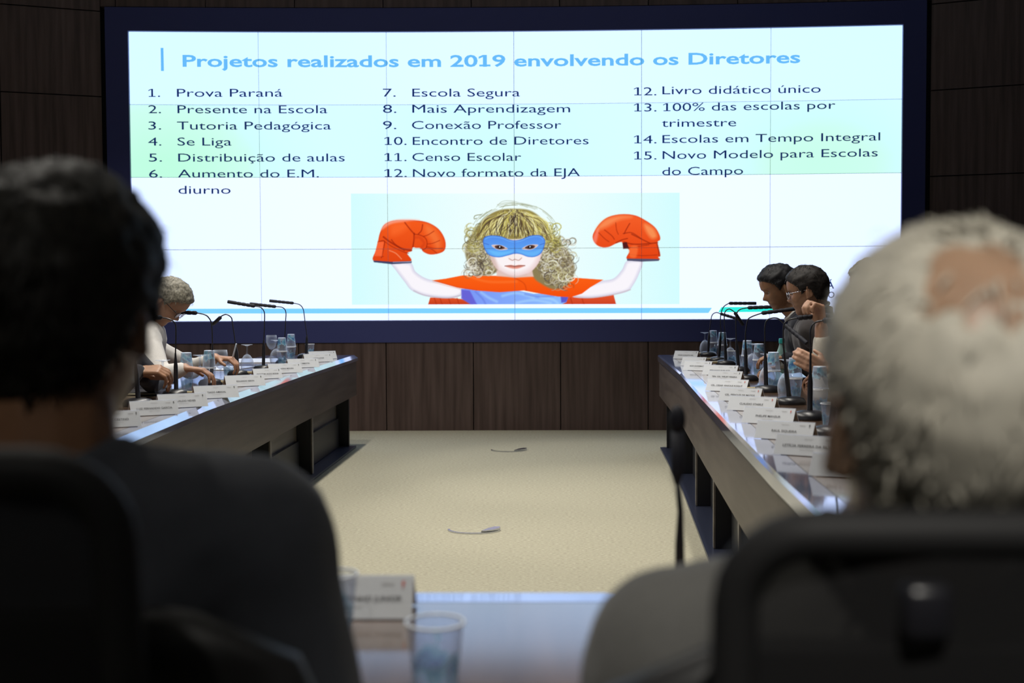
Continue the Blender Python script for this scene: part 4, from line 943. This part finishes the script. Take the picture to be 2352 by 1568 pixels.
# --- two men in the foreground, seen from behind
person('dark-haired person in a dark suit seated at the near table, back to the camera', (-.43, 1.07, 1.174), (.04, 1, -.05), (0, 0, 1), (-.43, 1.045, 1.03), (-.43, 1.06, .86), (-.43, 1.05, .55),
       [(-.25, 1.05, .975), (-.61, 1.05, .975)], [(-.205, 1.10, .72), (-.66, 1.10, .72)], [(-.33, 1.36, .755), (-.56, 1.36, .755)], [((-.3, 1, -.05), (0, 0, -1), -1), ((.3, 1, -.05), (0, 0, -1), 1)],
       [(-.32, 1.50, .50), (-.54, 1.50, .50)], [(-.32, 1.50, 0), (-.54, 1.50, 0)], SKC, ('full', H_DK, .016, .5), dict(name='suit_jacket', w=1.08, cuff=.06), C_NAVY, C_NAVY, strands=2600)
person('white-haired balding person in a gray suit leaning back at the near table', (.281, .80, 1.108), (-.06, .94, .34), (0, -.34, .94), (.277, .865, 1.0), (.282, .95, .81), (.295, 1.08, .55),
       [(.470, .935, .900), (.112, .935, .900)], [(.51, 1.02, .70), (.078, 1.02, .70)], [(.42, 1.33, .755), (.18, 1.33, .755)], [((-.3, 1, -.05), (0, 0, -1), -1), ((.3, 1, -.05), (0, 0, -1), 1)],
       [(.40, 1.52, .50), (.18, 1.52, .50)], [(.40, 1.52, 0), (.18, 1.52, 0)], SKD_, ('bald', H_WHT, .0085, .09), dict(name='suit_jacket', w=1.08, cuff=.06), C_GREY, C_GREY, strands=1100)
# --- right-hand table, facing the aisle (-x)
Y = 6.5; P = lambda px, py, y: tuple(aty(px, py, y))
person('dark-haired person in a black suit at the right table, farthest profile by the screen', P(1790, 660, Y), (-.90, -.04, -.40), (-.40, 0, .90), P(1832, 722, Y), P(1862, 800, Y), (1.74, Y, .55),
       [P(1848, 745, 6.68), P(1842, 752, 6.32)], [(1.58, 6.82, .78), (1.50, 6.26, .78)], [(1.40, 6.70, .755), P(1802, 822, 6.40)], [((-1, -.2, 0), (0, 0, -1), -1), ((-.95, .2, .1), (-.1, .2, -1), 1, (.5, .7, .5), .95)],
       [(1.30, 6.62, .50), (1.30, 6.40, .50)], [(1.30, 6.62, 0), (1.30, 6.40, 0)], SKC, ('short', H_BLK, .014, .45), dict(name='suit_jacket', cuff=.05, collar=C_WHITE), C_BLK, C_BLK, strands=500)
Y = 5.95
t, T0, BH = person('person with glasses in a taupe jacket at the right table, seen from behind the ear', P(1855, 668, Y), (-.90, .34, -.24), (-.22, .06, .97), P(1882, 724, Y+.02), P(1888, 800, Y), (1.74, Y, .55),
       [P(1868, 752, 6.14), P(1864, 762, 5.77)], [(1.60, 6.22, .78), (1.56, 5.70, .78)], [(1.46, 6.10, .757), (1.44, 5.90, .757)], [((-.5, -1, 0), (0, 0, -1), -1), ((-.4, 1, 0), (0, 0, -1), 1)],
       [(1.30, 6.06, .50), (1.30, 5.84, .50)], [(1.30, 6.06, 0), (1.30, 5.84, 0)], SKA, ('short', H_BRN, .012, .4), dict(name='suit_jacket', cuff=.05, collar=C_WHITE), C_BROWN, C_BLK, strands=600)
glasses(t, T0 @ BH, STEEL)
Y = 4.92
t, T0, BH = person('person in a white shirt at the right table with one fist raised', P(2010, 664, Y), (-.95, .05, -.22), (-.2, 0, .97), (1.47, Y, 1.05), (1.53, Y, .87), (1.70, Y, .55),
       [(1.45, 5.11, .98), (1.45, 4.73, .98)], [P(1893, 905, 5.02), P(1945, 912, 4.80)], [P(1886, 752, 5.0), P(1900, 852, 4.80)], [((-.12, 0, 1), (-1, -.3, 0), -1, (1.1, 1.3, .8), 1., .02), ((-.85, 0, .42), (.1, 1, 0), -1, (.45, .7, .5), .95, .02)],
       [(1.26, 5.03, .50), (1.26, 4.81, .50)], [(1.26, 5.03, 0), (1.26, 4.81, 0)], SKB, ('short', H_GRY, .013, .5), dict(name='dress_shirt', cuff=.20), C_CREAM, C_BLK, fold=.0018, strands=600)
w_ = Vector(P(1904, 854, 4.80)); MB().tube([(.001, 0, -.006), (.001, 0, .006)], .001, 6).build('wristwatch', PLASTIC, t).matrix_local = Matrix.Translation(w_-Vector((1.70, Y, 0)))
# --- left-hand table, facing the aisle (+x)
Y = 6.1
t, T0, BH = person('gray-haired person in a white shirt and glasses bent over papers, writing at the left table', P(386, 692, Y), (.66, -.05, -.75), (.75, 0, .66), P(340, 738, Y), P(318, 805, Y), (-2.24, Y, .55),
       [P(336, 780, 5.9), P(345, 800, 6.3)], [(-1.82, 5.78, .785), (-1.86, 6.45, .775)], [P(424, 846, 5.80), P(494, 822, 6.36)], [((1, .1, -.1), (.1, 0, -1), 1, (.5, .6, .4)), ((1, -.15, -.05), (.1, 0, -1), -1, (.65, .8, .5))],
       [(-1.72, 5.99, .50), (-1.72, 6.21, .50)], [(-1.72, 5.99, 0), (-1.72, 6.21, 0)], SKA, ('short', H_GRY, .014, .5), dict(name='dress_shirt', cuff=.16), C_WHITE, C_BLK, fold=.0022, strands=700)
glasses(t, T0 @ BH, PLASTIC)
Y = 5.35
person('person at the left table hidden behind the dark-haired head, only clasped brown hands showing', P(190, 690, Y), (.90, 0, -.30), (.30, 0, .95), (-1.98, Y, 1.05), (-2.05, Y, .87), (-2.26, Y, .55),
       [(-1.97, 5.16, .98), (-1.97, 5.54, .98)], [(-1.80, 5.10, .775), (-1.80, 5.60, .775)], [P(318, 852, 5.28), P(328, 862, 5.42)], [((1, .12, .05), (.1, .5, -1), 1, (.6, .8, .5)), ((1, -.12, .0), (.1, -.5, -1), -1, (.55, .8, .5))],
       [(-1.74, 5.24, .50), (-1.74, 5.46, .50)], [(-1.74, 5.24, 0), (-1.74, 5.46, 0)], SKC, ('short', H_BLK, .013, .4), dict(name='suit_jacket', cuff=.05), C_BLK, C_BLK, strands=300)
a, b = Vector(P(534, 822, 6.36)), Vector(P(543, 789, 6.34)); t = thing('pen', 'pale pen held upright in the hand of the gray-haired man', 'pen', a)
MB().tube([(0, 0, 0), tuple((b-a)*.12), tuple((b-a)*.97), tuple(b-a)], [.0015, .0042, .0042, .003], 10).build('barrel', mat('pale_pen', (.5, .58, .7), .3), t, True)

# ================================================================ chairs
LEATH = mat('black_leather', (.012, .012, .013), .5)
FRAMEM = mat('chair_frame_plastic', (.014, .014, .015), .62, spec=.28)
MESHM = glassy('black_chair_mesh', (.015, .015, .016), .14, .6, facing=.2); MESHM.node_tree.nodes['Principled BSDF'].inputs['Specular IOR Level'].default_value = .2
for n_ in MESHM.node_tree.nodes:
    if n_.type == 'BSDF_TRANSPARENT': n_.inputs[0].default_value = (1, 1, 1, 1)
def star_base(t):
    MB().tube([(0, 0, .07), (0, 0, .40)], .028, 14).build('gas_lift', PLASTIC, t, True)
    for k in range(5):
        q = 2*math.pi*k/5+.3; c, s = math.cos(q), math.sin(q)
        MB().tube([(0, 0, .09), (.16*c, .16*s, .085), (.29*c, .29*s, .065)], [.022, .018, .013], 8).build('base_leg', PLASTIC, t, True)
        MB().lathe([(.001, -.012), (.028, -.012), (.03, 0), (.028, .012), (.001, .012)], 14, Matrix.Translation((.29*c, .29*s, .0305)) @ Matrix.Rotation(math.pi/2, 4, 'X')).build('caster', PLASTIC, t, True)
def shell(w_, z0, z1, y0, lean, thick, curve=.05, n=16, m=12, top_r=.10):
    """curved backrest, rounded upper corners; faces +y"""
    V = []; F = []
    for side in (0, 1):
        for j in range(m+1):
            v = j/m; z = z0+(z1-z0)*v
            hw = w_ if z < z1-top_r else w_-top_r+math.sqrt(max(0, top_r**2-(z-(z1-top_r))**2))
            for i in range(n+1):
                u = -1+2*i/n; x = hw*u; y = y0-lean*v+curve*(x/w_)**2+(thick if side else 0)*(1-.5*u**8); V.append((x, y, z))
    q = (n+1)*(m+1)
    for j in range(m):
        for i in range(n):
            a = j*(n+1)+i; F.append((a, a+1, a+n+2, a+n+1)); F.append((a+q+n+1, a+q+n+2, a+q+1, a+q))
    for i in range(n):
        F.append((i+1, i, i+q, i+q+1)); a = m*(n+1)+i; F.append((a, a+1, a+q+1, a+q))
    for j in range(m):
        a = j*(n+1); F.append((a, a+n+1, a+n+1+q, a+q)); a += n; F.append((a+n+1, a, a+q, a+n+1+q))
    return V, F
def exec_chair(label, loc, rz, back_y, top_z, frame_y, ftop, fw_, knob=None):
    """loc = centre of the base; the high mesh back stands on a wide upholstered lower back"""
    t = thing('office_chair', label, 'chair', loc, rz, 'high-backed chairs at the near table')
    star_base(t)
    MB().rbox((0, .0, .435), (.50, .46, .07), .03, 3).build('seat', LEATH, t, True)
    V, F = shell(.268, .50, top_z, back_y+.02, .02, .045, .035, top_r=.09); MB().add(V, F).build('backrest', LEATH, t, True)
    # rounded mesh frame
    r = .045; P = []
    for cx, cz, q0 in ((fw_-r, ftop-r, 0), (-fw_+r, ftop-r, 90)):
        for k in range(7): q = math.radians(q0+k*15); P.append((cx+r*math.cos(q), 0, cz+r*math.sin(q)))
    zb = top_z-.12
    P = [(fw_, 0, zb), (fw_, 0, (zb+ftop)/2)]+P+[(-fw_, 0, (zb+ftop)/2), (-fw_, 0, zb)]
    yy = lambda x, z: frame_y+.03*(1-(z-zb)/(ftop-zb))+.05*((x/fw_)**2-1)*.5
    P = [(x, yy(x, z), z) for x, _q, z in P]
    MB().tube(P, .0145, 12).build('back_frame', FRAMEM, t, True)
    mb = MB(); n = 10; V = [(fw_*.97*(-1+2*i/n), yy(fw_*(-1+2*i/n), z), z) for z in (zb, zb+(ftop-zb)*.5, ftop-.012) for i in range(n+1)]
    mb.add(V, [(j*(n+1)+i, j*(n+1)+i+1, (j+1)*(n+1)+i+1, (j+1)*(n+1)+i) for j in range(2) for i in range(n)]).build('back_mesh', MESHM, t, True)
    MB().tube([(0, frame_y+.0, zb-.02), (0, frame_y+.02, zb-.2), (0, back_y+.05, .44)], [.02, .022, .024], 10).build('back_spine', PLASTIC, t, True)
    if knob: MB().rbox(knob, (.028, .02, .034), .006, 2).build('adjuster', PLASTIC, t, True)
    for s in (-1, 1):
        MB().tube([(s*.26, .02, .43), (s*.305, .02, .47), (s*.305, .02, .62)], .014, 10).build('arm_post', PLASTIC, t, True)
        MB().rbox((s*.305, .04, .632), (.06, .22, .026), .010, 2).build('armrest', LEATH, t, True)
    return t
exec_chair('black high-backed chair under the dark-haired man', (-.43, 1.06, 0), 0, -.215, .951, -.335, 1.083, .170)
exec_chair('black high-backed chair under the white-haired man', (.300, 1.06, 0), 0, -.285, .949, -.360, 1.049, .180, (-.075, -.375, 1.005))
def plain_chair():
    t = thing('office_chair', 'x', 'chair', (0, 0, 0), 0)
    star_base(t); MB().rbox((0, .02, .425), (.47, .46, .06), .025, 3).build('seat', LEATH, t, True)
    V, F = shell(.225, .52, .98, -.235, .05, .035, .05); MB().add(V, F).build('backrest', LEATH, t, True)
    MB().tube([(0, 0, .40), (0, -.2, .41), (0, -.245, .56)], .018, 8).build('back_bracket', PLASTIC, t, True)
    return t
pc = plain_chair()
for i, (x, y, rz, lab) in enumerate(((1.78, 6.5, math.pi/2, 'black chair under the farthest person in profile, right table'), (1.78, 5.95, math.pi/2, 'black chair under the person with glasses in taupe, right table'), (1.76, 4.92, math.pi/2, 'black chair under the person in the white shirt, right table'),
                                     (-2.30, 6.1, -math.pi/2, 'black chair under the gray-haired person writing, left table'), (-2.32, 5.35, -math.pi/2, 'black chair under the hidden person with clasped hands, left table'), (-2.20, 7.05, -math.pi/2, 'empty black chair past the gray-haired man, left table'))):
    place(pc, i, (x, y, 0), rz, lab, 'office chairs along the side tables')
